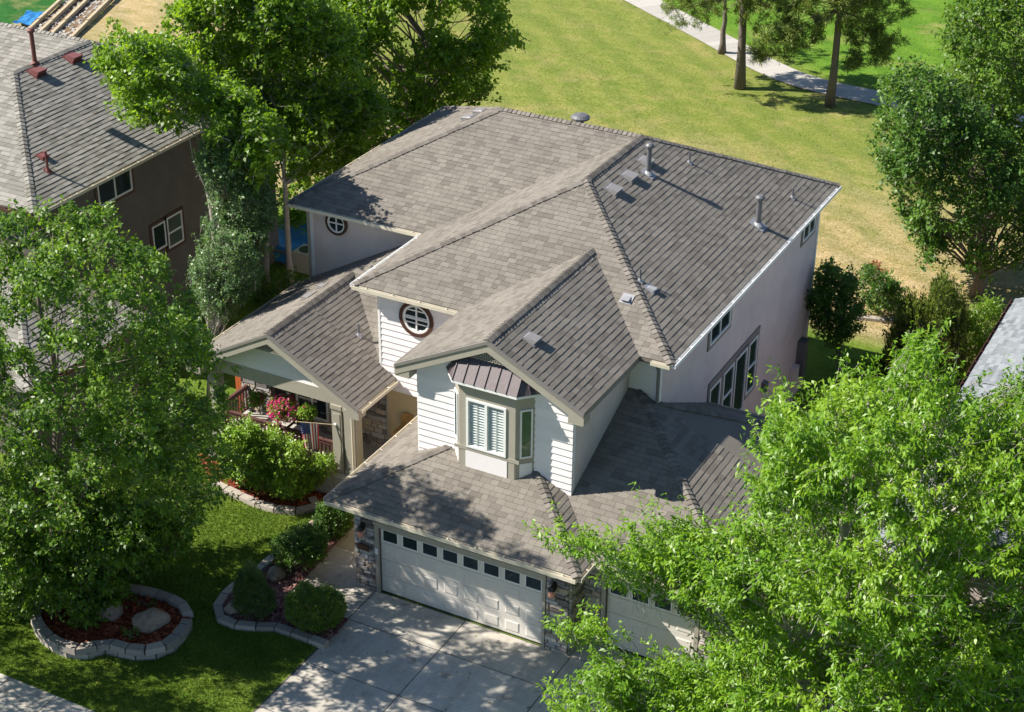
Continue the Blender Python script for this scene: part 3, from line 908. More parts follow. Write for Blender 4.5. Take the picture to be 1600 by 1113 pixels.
stones(V(4.97, 0, 0), X1, Z1, NF, .65, 2.72, st)
stones(V(5.62, 0, 0), Y1, Z1, NR, .8, 2.72, st)
stones(V(5.66, .8, 0), X1, Z1, NF, .50, 2.72, st)
stones(V(8.84, .8, 0), X1, Z1, NF, .66, 2.72, st)
pst = []
stones(V(-8.28, WF, FZ), X1, Z1, NF, XS + 8.24, 2.3, pst, (.09, .2), (.18, .55))
pst = [p for p in pst if p[3][0] > XS - 1.3 or p[3][0] < -5.0]
emit(st, 'stone', M['stone'], roof_gar if False else house, 220, owner=house)
emit(pst, 'stone', M['stone'], w_porch, 80, owner=house, stuff_name='stone')
# jamb trims
b = MB()
for (x0, x1, y) in ((-.115, 0.0, 0), (4.88, 4.965, 0), (6.165, 6.28, .8), (8.72, 8.835, .8)):
    b.box((x0, y - .05, 0), (x1, y - .001, 2.13))
b.box((-.115, -.05, 2.131), (4.965, -.001, 2.3)); b.box((6.165, .75, 2.131), (8.835, .799, 2.3))
b.build('door_trim', M['taupe'], house)

# garage doors
def garage_door(x0, x1, y, cols, wins):
    W_ = x1 - x0
    d = MB()
    for r in range(4):
        d.box((x0, y + .08, r * .5325 + .006), (x1, y + .13, (r + 1) * .5325 - .006))
    d.box((x0, y + .131, 0), (x1, y + .16, 2.13))
    o = d.build('garage_door', M['door'], house)
    cw = W_ / cols
    for r in range(4):
        for c in range(cols):
            xa, xb, za, zb = x0 + c * cw + .09, x0 + (c + 1) * cw - .09, r * .5325 + .10, (r + 1) * .5325 - .10
            if r == 3 and wins:
                fm = MB()
                for (a0, a1, b0, b1) in ((xa - .03, xb + .03, za - .03, za), (xa - .03, xb + .03, zb, zb + .03), (xa - .03, xa, za, zb), (xb, xb + .03, za, zb)):
                    fm.box((a0, y + .055, b0), (a1, y + .08, b1))
                fm.build('window_frame', M['white'], o)
                pn = MB(); pn.box((xa, y + .068, za), (xb, y + .079, zb)); pn.build('pane', M['glass'], o)
            else:
                pn = MB(); e = .035
                pn.hexa([(xa, y + .08, za), (xb, y + .08, za), (xb, y + .08, zb), (xa, y + .08, zb),
                         (xa + e, y + .064, za + e), (xb - e, y + .064, za + e), (xb - e, y + .064, zb - e), (xa + e, y + .064, zb - e)], bottom=False)
                pn.build('door_panel', M['door'], o)
    s = MB(); s.box((x0, y + .06, -.005), (x1, y + .15, .02)); s.build('door_seal', M['black'], o)
garage_door(0.001, 4.879, 0, 8, True)
garage_door(6.281, 8.719, .8, 4, True)

# ------------------------------------------------ windows
def window(o, u, v, n, w_, h_, cols=1, rows=1, trim=.12, tmat='trimgrey', sash='white', split=None, glass='glass'):
    """framed window on a wall: trim boards, sash, glass set behind them"""
    o, u, v, n = (np.asarray(q, float) for q in (o, u, v, n))
    t = MB(); T = trim
    def bx(mb, a0, a1, b0, b1, d0, d1): mb.obox(o + u * a0 + v * b0 + n * d0, u * (a1 - a0), v * (b1 - b0), n * (d1 - d0))
    for (a0, a1, b0, b1) in ((-T, w_ + T, -T, 0), (-T, w_ + T, h_, h_ + T), (-T, 0, 0, h_), (w_, w_ + T, 0, h_)):
        bx(t, a0, a1, b0, b1, .002, .035)
    wo = t.build('window', M[tmat], house)
    f = MB(); s = .065
    for (a0, a1, b0, b1) in ((0, w_, 0, s), (0, w_, h_ - s, h_), (0, s, s, h_ - s), (w_ - s, w_, s, h_ - s)):
        bx(f, a0, a1, b0, b1, .002, .05)
    for c in range(1, cols): bx(f, w_ * c / cols - s / 2, w_ * c / cols + s / 2, s, h_ - s, .002, .048)
    if split: bx(f, s, w_ - s, h_ * split - s / 2, h_ * split + s / 2, .002, .046)
    f.build('window_frame', M[sash], wo)
    for c in range(cols):
        pn = MB(); bx(pn, w_ * c / cols + (s if c == 0 else s / 2), w_ * (c + 1) / cols - (s if c == cols - 1 else s / 2), s, h_ - s, .004, .02)
        pn.build('pane', M[glass], wo)
    return wo
def win_x(px0, px1, pz0, pz1, **kw):
    """window on the right wall between y / z limits"""
    return window(V(WR, px0, pz0), Y1, Z1, NR, px1 - px0, pz1 - pz0, **kw)
win_x(8.8, 10.35, 4.85, 5.86, cols=2)
win_x(16.7, 17.85, 4.9, 5.75, cols=2)
ZT = 3.28
win_x(9.10, 9.95, 1.45, ZT, split=.5)
win_x(10.2, 11.05, 1.45, ZT, split=.5)
win_x(11.18, 12.15, 1.1, ZT, trim=.06)
win_x(12.3, 13.05, 1.45, ZT, split=.5)
b = MB(); b.box((WR + .002, 9.0, ZT + .121), (WR + .04, 13.2, ZT + .25)); b.build('window_head_trim', M['trimgrey'], house)

def round_window(c, r, nseg=36):
    c = np.asarray(c, float)
    def ring(r0, r1, d0, d1):
        b = MB()
        for k in range(nseg):
            a0, a1 = 2 * math.pi * k / nseg, 2 * math.pi * (k + 1) / nseg
            q = lambda rr, a, d: c + V(rr * math.cos(a), -d, rr * math.sin(a))
            b.poly([q(r0, a0, d1), q(r1, a0, d1), q(r1, a1, d1), q(r0, a1, d1)])
            b.poly([q(r1, a0, d0), q(r1, a1, d0), q(r1, a1, d1), q(r1, a0, d1)])
            b.poly([q(r0, a0, d1), q(r0, a1, d1), q(r0, a1, d0), q(r0, a0, d0)])
        return b
    o = ring(r * .80, r, -.01, .075).build('round_window', M['brown'], house)
    ring(r * .68, r * .81, -.01, .06).build('window_frame', M['white'], o)
    b = MB(); w_ = .022
    b.box((c[0] - r * .69, c[1] - .05, c[2] - w_), (c[0] + r * .69, c[1] - .025, c[2] + w_)); b.box((c[0] - w_, c[1] - .052, c[2] - r * .69), (c[0] + w_, c[1] - .027, c[2] + r * .69))
    b.build('muntin', M['white'], o)
    for k in range(4):
        b = MB(); a0 = k * math.pi / 2
        pts_ = [c - V(0, .022, 0)] + [c + V(r * .69 * math.cos(a0 + t), -.022, r * .69 * math.sin(a0 + t)) for t in np.linspace(0, math.pi / 2, 8)]
        b.poly(pts_); b.build('pane', M['glass'], o)
round_window(V(-1.88, WF, 5.47), .56)
round_window(V(-7.25, 9.37, 5.66), .40)

# bay window over the garage
bA, bB, bC, bD = V(1.28, 1.85, 0), V(1.64, 1.45, 0), V(3.28, 1.45, 0), V(3.68, 1.85, 0)
z0b, z1b = 3.45, 6.30
bay = MB()
def panel(mb, p, q, za, zb, d=.10):
    p, q = V(p[0], p[1], za), V(q[0], q[1], za); u = q - p; n = nrm(np.cross(u, Z1))
    mb.obox(p - n * d, u, n * d, V(0, 0, zb - za))
wx0, wx1, wz0, wz1 = 1.86, 3.02, 4.40, 5.86
panel(bay, bB, bC, wz1, z1b); panel(bay, bB + V(.02, 0, 0), bC - V(.02, 0, 0), z0b, wz0)
panel(bay, bB, V(wx0, 1.45, 0), wz0, wz1); panel(bay, V(wx1, 1.45, 0), bC, wz0, wz1)
panel(bay, bA, bB, z0b, z1b); panel(bay, bC, bD, z0b, z1b)
bay_o = bay.build('bay_window', M['taupe'], house)
b = MB(); b.box((1.50, 1.438, 4.29), (3.40, 1.449, 4.40)); b.build('window_sill', M['taupe'], bay_o)
b = MB(); b.box((wx0 - .03, 1.436, z0b), (wx1 + .03, 1.449, 4.28)); b.build('sill_panel', M['siding'], bay_o)
f = MB()
for (a0, a1, b0, b1) in ((wx0, wx1, wz0, wz0 + .06), (wx0, wx1, wz1 - .06, wz1), (wx0, wx0 + .06, wz0 + .06, wz1 - .06), (wx1 - .06, wx1, wz0 + .06, wz1 - .06), ((wx0 + wx1) / 2 - .035, (wx0 + wx1) / 2 + .035, wz0 + .06, wz1 - .06)):
    f.box((a0, 1.42, b0), (a1, 1.50, b1))
f.build('window_frame', M['white'], bay_o)
wm = (wx0 + wx1) / 2
for (a0, a1) in ((wx0 + .06, wm - .035), (wm + .035, wx1 - .06)):
    pn = MB(); pn.poly(rect(a0, a1, wz0 + .06, wz1 - .06, 1.457)); pn.build('pane', M['glass_see'], bay_o)
    st_ = MB(); st_.box((a0, 1.468, wz0 + .06), (a0 + .035, 1.50, wz1 - .06)); st_.box((a1 - .035, 1.468, wz0 + .06), (a1, 1.50, wz1 - .06)); st_.box(((a0 + a1) / 2 - .012, 1.462, wz0 + .06), ((a0 + a1) / 2 + .012, 1.468, wz1 - .06)); st_.build('shutter_frame', M['white'], bay_o)
    ns = 17
    for k in range(ns):
        zc = wz0 + .1 + (wz1 - wz0 - .2) * k / (ns - 1)
        s = MB(); s.obox(V(a0 + .035, 1.470, zc - .03), V(a1 - a0 - .07, 0, 0), V(0, .040, .046), V(0, -.006, .005)); s.build('slat', M['white'], bay_o)
b = MB(); b.box((1.68, 1.72, 3.6), (3.2, 1.75, 6.2)); b.build('room_back', M['dark'], bay_o)
def angled(p, q, a, c, glass):
    p, q = V(p[0], p[1], 0), V(q[0], q[1], 0); L = np.linalg.norm(q - p); u = (q - p) / L; n = nrm(np.cross(u, Z1))
    za, zb = 4.42, 5.86
    fm = MB()
    for (a0, a1, b0, b1) in ((a, c, za, za + .045), (a, c, zb - .045, zb), (a, a + .045, za + .045, zb - .045), (c - .045, c, za + .045, zb - .045)):
        fm.obox(p + u * a0 + Z1 * b0 + n * .002, u * (a1 - a0), Z1 * (b1 - b0), n * .03)
    fm.build('window_frame', M['white'], bay_o)
    pn = MB(); pn.obox(p + u * (a + .045) + Z1 * (za + .045) + n * .004, u * (c - a - .09), Z1 * (zb - za - .09), n * .008); pn.build('pane', M[glass], bay_o)
    pp = MB(); pp.obox(p + u * a + Z1 * 3.5 + n * .001, u * (c - a), Z1 * .75, n * .01); pp.build('sill_panel', M['siding'], bay_o)
M['glass_green'] = mat_glass('green_glass', (0.10, 0.15, 0.09))
angled(bA, bB, .10, .44, 'glass'); angled(bC, bD, .12, .46, 'glass_green')
# its metal roof: separate panels between standing seams
e1, e2, e3, e4 = V(1.05, 1.82, 6.36), V(1.52, 1.30, 6.36), V(3.38, 1.30, 6.36), V(3.90, 1.82, 6.36)
t1, t2 = V(1.50, 1.82, 6.95), V(3.34, 1.82, 6.95)
eb = MB()
for (p, q) in ((e1, e2), (e2, e3), (e3, e4)):
    n = nrm(np.cross(q - p, Z1)); eb.obox(p - n * .1 - Z1 * .075, q - p, n * .1, Z1 * .07)
eb.build('bay_eave_trim', M['white'], bay_o)
def mpanel(q4):
    q4 = [np.asarray(q, float) for q in q4]; n = plane_frame(q4); b = MB()
    top = [q + n * .006 for q in q4]; bot = [q - n * .02 for q in q4]
    b.poly(top)
    for i in range(len(q4)):
        i2 = (i + 1) % len(q4); b.poly([bot[i], bot[i2], top[i2], top[i]])
    b.build('roof_panel', M['bayroof'], bay_o)
def seam(a, c, n): 
    b = MB(); b.bar(a + n * .015, c + n * .015, .022, .04, up=n); b.build('roof_seam', M['bayroof'], bay_o)
ns = 6
nf_ = plane_frame([e2, e3, t2, t1])
for k in range(ns):
    f0, f1 = k / ns, (k + 1) / ns
    mpanel([e2 + (e3 - e2) * f0, e2 + (e3 - e2) * f1, t1 + (t2 - t1) * f1, t1 + (t2 - t1) * f0])
for k in range(ns + 1):
    f0 = k / ns; seam(e2 + (e3 - e2) * f0, t1 + (t2 - t1) * f0, nf_)
mpanel([e1, e2, t1]); mpanel([e3, e4, t2])
seam(e1 + (e2 - e1) * .5, t1, plane_frame([e1, e2, t1])); seam(e3 + (e4 - e3) * .5, t2, plane_frame([e3, e4, t2]))

# ------------------------------------------------ porch wall windows
wp0, wp1 = hit(1, WF, 466, 612), hit(1, WF, 508, 628)
window(V(wp0[0], WF - .08, 1.2), X1, Z1, NF, 1.15, 1.0, cols=2, tmat='taupe')
wq0, wq1 = hit(1, WF, 431, 603), hit(1, WF, 459, 611)
window(V(wq0[0], WF - .08, 1.25), X1, Z1, NF, wq1[0] - wq0[0], .95, cols=2, tmat='brown', sash='brown')
b = MB(); b.box((-2.9, WF - .06, FZ - .4), (-2.2, WF + .05, FZ + .02)); b.build('entry_step', M['path'], house)

# ------------------------------------------------ roof vents and pipes
def slope_dir(n):
    d = V(0, 0, -1) - n * (V(0, 0, -1) @ n); return nrm(d)
def on_roof(k, px, py):
    return hit_plane(NRM[k], F[k][0], px, py)
def box_vent(p, n, mat='vent', w_=.34, l_=.36, h_=.14, parent=house):
    d = slope_dir(n); u = np.cross(n, d); b = MB()
    p = np.asarray(p, float)
    b.obox(p - u * (w_ / 2 + .06) - d * (l_ / 2 + .06) + n * .02, u * (w_ + .12), d * (l_ + .12), n * .012)
    o = p - d * l_ / 2
    c = [o - u * w_ / 2 + n * .02, o + u * w_ / 2 + n * .02, o + u * w_ / 2 + d * l_ + n * .02, o - u * w_ / 2 + d * l_ + n * .02]
    t_ = [o - u * w_ * .42 + n * h_ * .45 + d * .05, o + u * w_ * .42 + n * h_ * .45 + d * .05, o + u * w_ / 2 + d * (l_ + .03) + n * h_, o - u * w_ / 2 + d * (l_ + .03) + n * h_]
    b.hexa(c + t_)
    b.build('roof_vent', M[mat], parent)
def pipe(p, h_, r, n, mat='metal', cap=True, parent=house, flash='lightmetal'):
    p = np.asarray(p, float); b = MB()
    b.lathe(p - Z1 * .1, [(r, 0), (r, h_ + .1)], 12)
    if cap: b.lathe(p + Z1 * (h_ - .02), [(r * 1.1, 0), (r * 1.75, .02), (r * 1.75, .09), (r * 1.1, .14), (.01, .15)], 12)
    o = b.build('vent_pipe', M[mat], parent)
    b = MB(); b.lathe(p, [(r * 2.3, .0), (r * 1.15, .10)], 12); d = slope_dir(n); u = np.cross(n, d)
    b.obox(p - u * r * 2.6 - d * r * 3 + n * .022, u * r * 5.2, d * r * 6, n * .01)
    b.build('pipe_flashing', M[flash], o)
n_ = NRM['main_right']
for q in ((957, 297), (982, 276), (1007, 253)): box_vent(on_roof('main_right', *q), n_, w_=.42, l_=.36, h_=.17)
pipe(on_roof('main_right', 1013, 272), .85, .075, n_)
pipe(on_roof('main_right', 1184, 352), .85, .085, n_)
pipe(on_roof('main_right', 1077, 255), .36, .032, n_, cap=False)
pipe(on_roof('main_right', 1238, 310), .36, .032, n_, cap=False)
pipe(on_roof('main_right', 1000, 440), .38, .032, n_, cap=False)
box_vent(on_roof('main_right', 1016, 452), n_, 'lightmetal', .2, .22, .12)
box_vent(on_roof('main_front', 980, 468), NRM['main_front'], 'lightmetal', .22, .22, .12)
box_vent(on_roof('gable_right', 829, 530), NRM['gable_right'], 'vent', .34, .34, .16)
box_vent(on_roof('block_left', 733, 185), NRM['block_left']); box_vent(on_roof('block_left', 751, 175), NRM['block_left'])
box_vent(on_roof('porch_left', 483, 463), NRM['porch_left'], w_=.4, l_=.2, h_=.1); box_vent(on_roof('porch_left', 504, 448), NRM['porch_left'], w_=.22, l_=.2, h_=.1)
pipe(on_roof('porch_right', 561, 525), .4, .035, NRM['porch_right'], cap=False)
q = V(-1.25, MY2 + .55, ZR - .27)
b = MB(); b.lathe(q, [(.12, 0), (.12, .22)], 14); b.lathe(q + Z1 * .22, [(.30, 0), (.31, .06), (.22, .13), (.05, .17), (.01, .175)], 18); b.build('roof_vent', M['metal'], house)

# ------------------------------------------------ small wall things
def lantern(x, y, z, glassmat='lampglass'):
    b = MB(); b.box((x - .06, y - .03, z + .05), (x + .06, y, z + .25)); b.tube([V(x, y - .03, z + .18), V(x, y - .1, z + .27), V(x, y - .17, z + .24)], .015, 6)
    b.lathe(V(x, y - .17, z + .10), [(.11, 0), (.10, .03), (.05, .10), (.015, .14)], 8)
    o = b.build('wall_lantern', M['black'], house)
    b = MB(); b.lathe(V(x, y - .17, z - .12), [(.055, 0), (.09, .06), (.095, .21)], 8); b.build('lamp_glass', M[glassmat], o)
    b = MB()
    for k in range(4):
        a = math.pi / 4 + k * math.pi / 2; b.bar(V(x + .06 * math.cos(a), y - .17 + .06 * math.sin(a), z - .12), V(x + .1 * math.cos(a), y - .17 + .1 * math.sin(a), z + .1), .012, .012)
    b.lathe(V(x, y - .17, z - .16), [(.01, 0), (.06, .04)], 8)
    b.build('lamp_frame', M['black'], o)
lp = hit(1, -.2, 564, 832); lantern(lp[0], -.07, lp[2] + .0, 'lampglass')
lp = hit(1, -.2, 863, 926); lantern(lp[0], -.07, lp[2])
lp = hit(1, -.07, 569, 855); b = MB(); b.box((lp[0] - .2, -.10, lp[2] - .09), (lp[0] + .16, -.075, lp[2] + .09)); b.build('number_plaque', M['brown'], house)
lp = hit(1, -.05, 589, 861); b = MB(); b.box((lp[0] - .05, -.075, lp[2] - .09), (lp[0] + .04, -.051, lp[2] + .09)); b.build('keypad', M['white'], house)
lp = hit(1, WF + .05, 646, 610); b = MB(); b.box((lp[0] - .06, WF + .0, lp[2] - .12), (lp[0] + .06, WF + .058, lp[2] + .12)); b.build('entry_light', M['black'], house)
# utility boxes on the right wall, dryer vent, downspouts
b = MB(); b.box((WR + .001, 17.35, -.35), (WR + .28, 17.75, 1.0)); b.build('meter_box', M['metal'], house)
b = MB(); b.box((WR + .001, 16.75, -.6), (WR + .2, 17.2, .25)); b.tube([V(WR + .1, 17.0, -.6), V(WR + .1, 17.0, -1.2)], .04, 8); b.build('meter_box', M['stucco'], house)
b = MB(); b.obox(V(WR + .001, 13.9, .85), V(0, .25, 0), V(.16, 0, -.05), V(0, 0, .3)); b.build('wall_vent', M['metal'], house)
b = MB(); b.tube([V(WR - .12, MYF + .25, 6.05), V(WR - .02, WF - .08, 5.8), V(WR - .02, WF - .08, 4.85)], .045, 8); b.build('downspout', M['trimgrey'], house)
b = MB(); b.tube([V(-8.3, 9.2, 6.05), V(-8.3, 9.29, 5.8), V(-8.3, 9.29, 3.5)], .045, 8); b.build('downspout', M['taupe'], house)
# ================================================================== neighbouring houses
nb = thing('house', 'brown stucco two-storey neighbour house with grey-brown hip roof behind the leafy front tree', 'house', (-18, 9, -1))
NZ, NP = 6.0, 0.46
nxr, nyf, nyr = -15.5, 4.75, 13.6
nh = 4.95
nA, nB = V(nxr, nyf, NZ), V(nxr, nyr + nh, NZ); nAp = V(nxr - nh, nyf + nh, NZ + nh * NP); nRp = V(nxr - nh, nyr, NZ + nh * NP)
nFL = V(nxr - 2 * nh, nyf, NZ); nIC = V(nxr - 2 * nh, nyr - nh, NZ)
nLR = V(-36, nyr, NZ + nh * NP)
NFc = {'r': [nA, nB, nRp, nAp], 'f': [nFL, nA, nAp], 'l': [nFL, nAp, nRp, nIC], 'bf': [V(-36, nyr - nh, NZ), nIC, nRp, nLR], 'bk': [nB, V(-36, nyr + nh, NZ), nLR, nRp]}
lA = V(-11.95, 0.05, 2.9)
NFc['lr'] = [lA, V(-11.95, 5.6, 2.9), V(-15.9, 4.05, 2.9 + NP * 3.95)]
NFc['lf'] = [V(-24, 0.05, 2.9), lA, V(-15.9, 4.05, 2.9 + NP * 3.95), V(-20, 5.2, 2.9 + NP * 5.15), V(-24, 5.2, 2.9 + NP * 5.15)]
nroof = deck(list(NFc.values()), M['shingle_nb'], nb)
ps = []
for k in ('r', 'f', 'l', 'bf', 'lr', 'lf'): ps += pieces_on(NFc[k], 0.175, 0.2, 0.42, 0.012, 0.020)
emit(ps, 'shingle', M['shingle_nb'], nroof, 0, owner=nb)
nn = {k: plane_frame(v) for k, v in NFc.items()}
cp = caps_on(nA, nAp, nn['r'], nn['f'], .2) + caps_on(nAp, nRp, nn['r'], nn['l'], .2) + caps_on(nB, nRp, nn['r'], nn['bk'], .2) + caps_on(nRp, nLR, nn['bf'], nn['bk'], .2) + caps_on(lA, NFc['lr'][2], nn['lr'], nn['lf'], .2)
emit(cp, 'ridge_cap', M['shingle_nb'], nroof, 120, owner=nb)
def nwall(poly, n, mat=M['stucco_brown'], th=.15):
    n = np.asarray(n, float); p = [np.asarray(q, float) for q in poly]
    if np.cross(p[1] - p[0], p[2] - p[0]) @ n < 0: p = p[::-1]
    b = MB(); q = [a - n * th for a in p]; b.poly(p); b.poly(q[::-1])
    for i in range(len(p)):
        i2 = (i + 1) % len(p); b.poly([q[i], q[i2], p[i2], p[i]])
    return b.build('wall', mat, nb)
nwx = nxr - .45
nwall(rectx(nyf + .45, nyr + nh - .45, -1.3, NZ - .02, nwx), NR)
nwall(rect(-25, nwx - .001, 2.5, NZ - .02, nyf + .45), NF)
nwall(rectx(.5, 5.2, -.6, 2.85, -12.4), NR); nwall(rect(-24, -12.401, -.2, 2.85, .5), NF)
b = MB(); b.obox(nA - Z1 * .17 - NR * .02, nB - nA, NR * .018, Z1 * .155); b.box((nwx + .01, nyf + .1, NZ - .18), (nxr - .03, nyr + nh - .1, NZ - .16)); b.build('fascia', M['trimgrey'], nb)
b = MB(); gutter_run(b, nA - Z1 * .03, nB - Z1 * .03, NR); b.build('gutter', M['cream'], nb)
b = MB(); gutter_run(b, nFL - Z1 * .03, nA - Z1 * .03, NF); b.build('gutter', M['brown'], nb)
b = MB(); gutter_run(b, lA - Z1 * .03, V(-11.95, 5.6, 2.87), NR); b.build('gutter', M['brown'], nb)
_house, house_keep = house, house
house = nb
def nwin(pa, pb, split=None, cols=1):
    """window from photo corners: lower-left and upper-right on the right wall"""
    a, c = hit(0, nwx, *pa), hit(0, nwx, *pb)
    window(V(nwx, a[1], a[2]), Y1, Z1, NR, c[1] - a[1], c[2] - a[2], cols=cols, split=split, tmat='brown', glass='glass_blind' if split else 'glass')
M['glass_blind'] = mat_glass('blind_glass', (0.10, 0.12, 0.11))
nwin((154, 324), (202, 258), cols=2)
nwin((240, 395), (256, 344)); nwin((263, 389), (282, 328), split=.48)
house = house_keep
for k, q in (('r', (57, 114)), ('r', (113, 92))):
    box_vent(hit_plane(nn[k], NFc[k][0], *q), nn[k], 'vent_red', .46, .4, .26, parent=nb)
box_vent(hit_plane(nn['r'], nA, 66, 245), nn['r'], 'vent_red', .25, .22, .15, parent=nb)
pipe(hit_plane(nn['l'], nAp, 55, 100), 1.1, .075, nn['l'], 'vent_red', parent=nb, flash='vent_red')
pipe(hit_plane(nn['r'], nA, 75, 268), .7, .045, nn['r'], 'vent_red', cap=False, parent=nb, flash='vent_red')
pipe(hit_plane(nn['r'], nA, 205, 100), .6, .05, nn['r'], 'vent_red', cap=False, parent=nb, flash='vent_red')
pipe(hit_plane(nn['r'], nA, 268, 178), .65, .10, nn['r'], 'vent_red', parent=nb, flash='vent_red')

nr = thing('house', 'single pale grey shingled roof slope of the neighbour beside the evergreen', 'house', (16, 12, 0))
ex = 11.85
q0, q1 = V(ex, 4.0, 2.7), V(ex, 20.55, 2.7)
rs = [q0, q1, q1 + V(5, 0, 2.2), q0 + V(5, 0, 2.2)]
rs2 = [q1 + V(10, 0, 0), q0 + V(10, 0, 0), rs[3], rs[2]]
nrr = deck([rs, rs2], M['shingle_grey'], nr)
emit(pieces_on(rs, .16, .22, .42, .012, .024) + pieces_on(rs2, .3, .6, .9, .012, .024), 'shingle', M['shingle_grey'], nrr, 0, owner=nr)
b = MB(); gutter_run(b, q0 - Z1 * .02, q1 - Z1 * .02, -NR); b.obox(q1 - V(0, .02, .2), V(5, 0, 2.2), V(0, .03, 0), V(0, 0, .19)); b.build('gutter', M['brown'], nr)
b = MB(); b.box((ex + .5, 4.4, -.8), (ex + 9.5, 20.1, 2.85)); b.build('wall', M['stucco'], nr)

# ================================================================== garden beds
def inside(poly, x, y):
    r = False; j = len(poly) - 1
    for i in range(len(poly)):
        (xi, yi), (xj, yj) = poly[i], poly[j]
        if (yi > y) != (yj > y) and x < (xj - xi) * (y - yi) / (yj - yi) + xi: r = not r
        j = i
    return r
def inside_np(poly, x, y):
    r = np.zeros(len(x), bool); j = len(poly) - 1
    for i in range(len(poly)):
        (xi, yi), (xj, yj) = poly[i], poly[j]
        if yi != yj: r ^= ((yi > y) != (yj > y)) & (x < (xj - xi) * (y - yi) / (yj - yi) + xi)
        j = i
    return r

def to_px(P):
    d = P - CAM; z = d @ FWD
    return 800 + F_PX * (d @ RGT) / z, 556.5 - F_PX * (d @ UPV) / z

def jag(poly, amp, rng):
    out = []
    for k in range(len(poly)):
        a, c = np.array(poly[k], float), np.array(poly[(k + 1) % len(poly)], float)
        e = c - a; L = np.linalg.norm(e); n_ = np.array([-e[1], e[0]]) / max(L, 1e-6)
        m_ = max(1, int(L / (amp * 1.6)))
        for q in range(m_):
            out.append(tuple(a + e * (q / m_) + n_ * rng.uniform(-1, 1) * amp + e / max(L, 1) * rng.uniform(-.4, .4) * amp))
    return out

def smooth_line(pts, n=6, closed=False):
    pts = [np.asarray(p, float) for p in pts]; out = []; m_ = len(pts)
    rng = range(m_) if closed else range(m_ - 1)
    for k in rng:
        if closed: p0, p1, p2, p3 = (pts[(k + q) % m_] for q in (-1, 0, 1, 2))
        else: p0, p1, p2, p3 = (pts[max(0, min(m_ - 1, k + q))] for q in (-1, 0, 1, 2))
        for t in np.linspace(0, 1, n, endpoint=False):
            out.append(.5 * ((2 * p1) + (-p0 + p2) * t + (2 * p0 - 5 * p1 + 4 * p2 - p3) * t * t + (-p0 + 3 * p1 - 3 * p2 + p3) * t ** 3))
    if not closed: out.append(pts[-1])
    return np.array(out)
def edging(label, line, h, w_, courses=1, blk=.42, closed=False, group=None):
    """row of edging blocks along a line of ground points"""
    t = thing('garden_edging', label, 'edging', (line[0][0], line[0][1], 0), group)
    L = np.concatenate([[0], np.cumsum(np.linalg.norm(np.diff(line, axis=0), axis=1))])
    tot = L[-1]; n = max(2, int(tot / blk))
    at = lambda s: np.array([np.interp(s, L, line[:, 0]), np.interp(s, L, line[:, 1])])
    for c in range(courses):
        off = (c % 2) * .5
        for k in range(n):
            s0, s1 = (k + off) * tot / n, (k + off + 1) * tot / n
            s0, s1 = min(s0, tot), min(s1, tot)
            if s1 - s0 < .05: continue
            s0 += .008; s1 -= .008
            a, c2 = at(s0), at(s1); d = nrm(c2 - a); da = nrm(at(s0 + .02) - at(max(0, s0 - .02))); dc = nrm(at(min(tot, s1 + .02)) - at(s1 - .02))
            na, nc = np.array([-da[1], da[0]]) * w_ / 2, np.array([-dc[1], dc[0]]) * w_ / 2
            z0, z1 = c * h - (.06 if c == 0 else 0), (c + 1) * h - .006
            dz = random.uniform(-.008, .008); e = .86 if c == courses - 1 else .94
            if c < courses - 1: na, nc = na * .85, nc * .85
            jm = lambda: np.array([random.uniform(-.012, .012), random.uniform(-.012, .012)])
            B_s = MB()
            B_s.hexa([(*(a - na), z0), (*(c2 - nc), z0), (*(c2 + nc), z0), (*(a + na), z0),
                      (*(a - na * e + d * .012 + jm()), z1 + dz), (*(c2 - nc * e - d * .012 + jm()), z1 + dz), (*(c2 + nc * e - d * .012 + jm()), z1 + dz), (*(a + na * e + d * .012 + jm()), z1 + dz)], random.random())
            B_s.build('edging_block', M['edging'], t)
    return t
def chips(poly, z, n, mat, name, cap_=1.0, size=.07):
    """bark chips scattered in a bed"""
    xs_, ys_ = [p[0] for p in poly], [p[1] for p in poly]
    b = MB(); k = 0
    while k < n:
        x, y = random.uniform(min(xs_), max(xs_)), random.uniform(min(ys_), max(ys_))
        k += 1
        if not inside(poly, x, y): continue
        a = random.uniform(0, math.pi); L_, w_ = size * random.uniform(.5, 1.4), size * random.uniform(.2, .45)
        u, v = V(math.cos(a), math.sin(a), random.uniform(-.5, .5)) * L_, V(-math.sin(a), math.cos(a), random.uniform(-.5, .5)) * w_
        c = V(x, y, z + random.uniform(.005, .03))
        b.poly([c - u - v, c + u - v, c + u + v, c - u + v], random.random())
    b.poly([(x, y, z) for x, y in poly], .35)
    return tag(b.build(name, mat), kind='stuff')

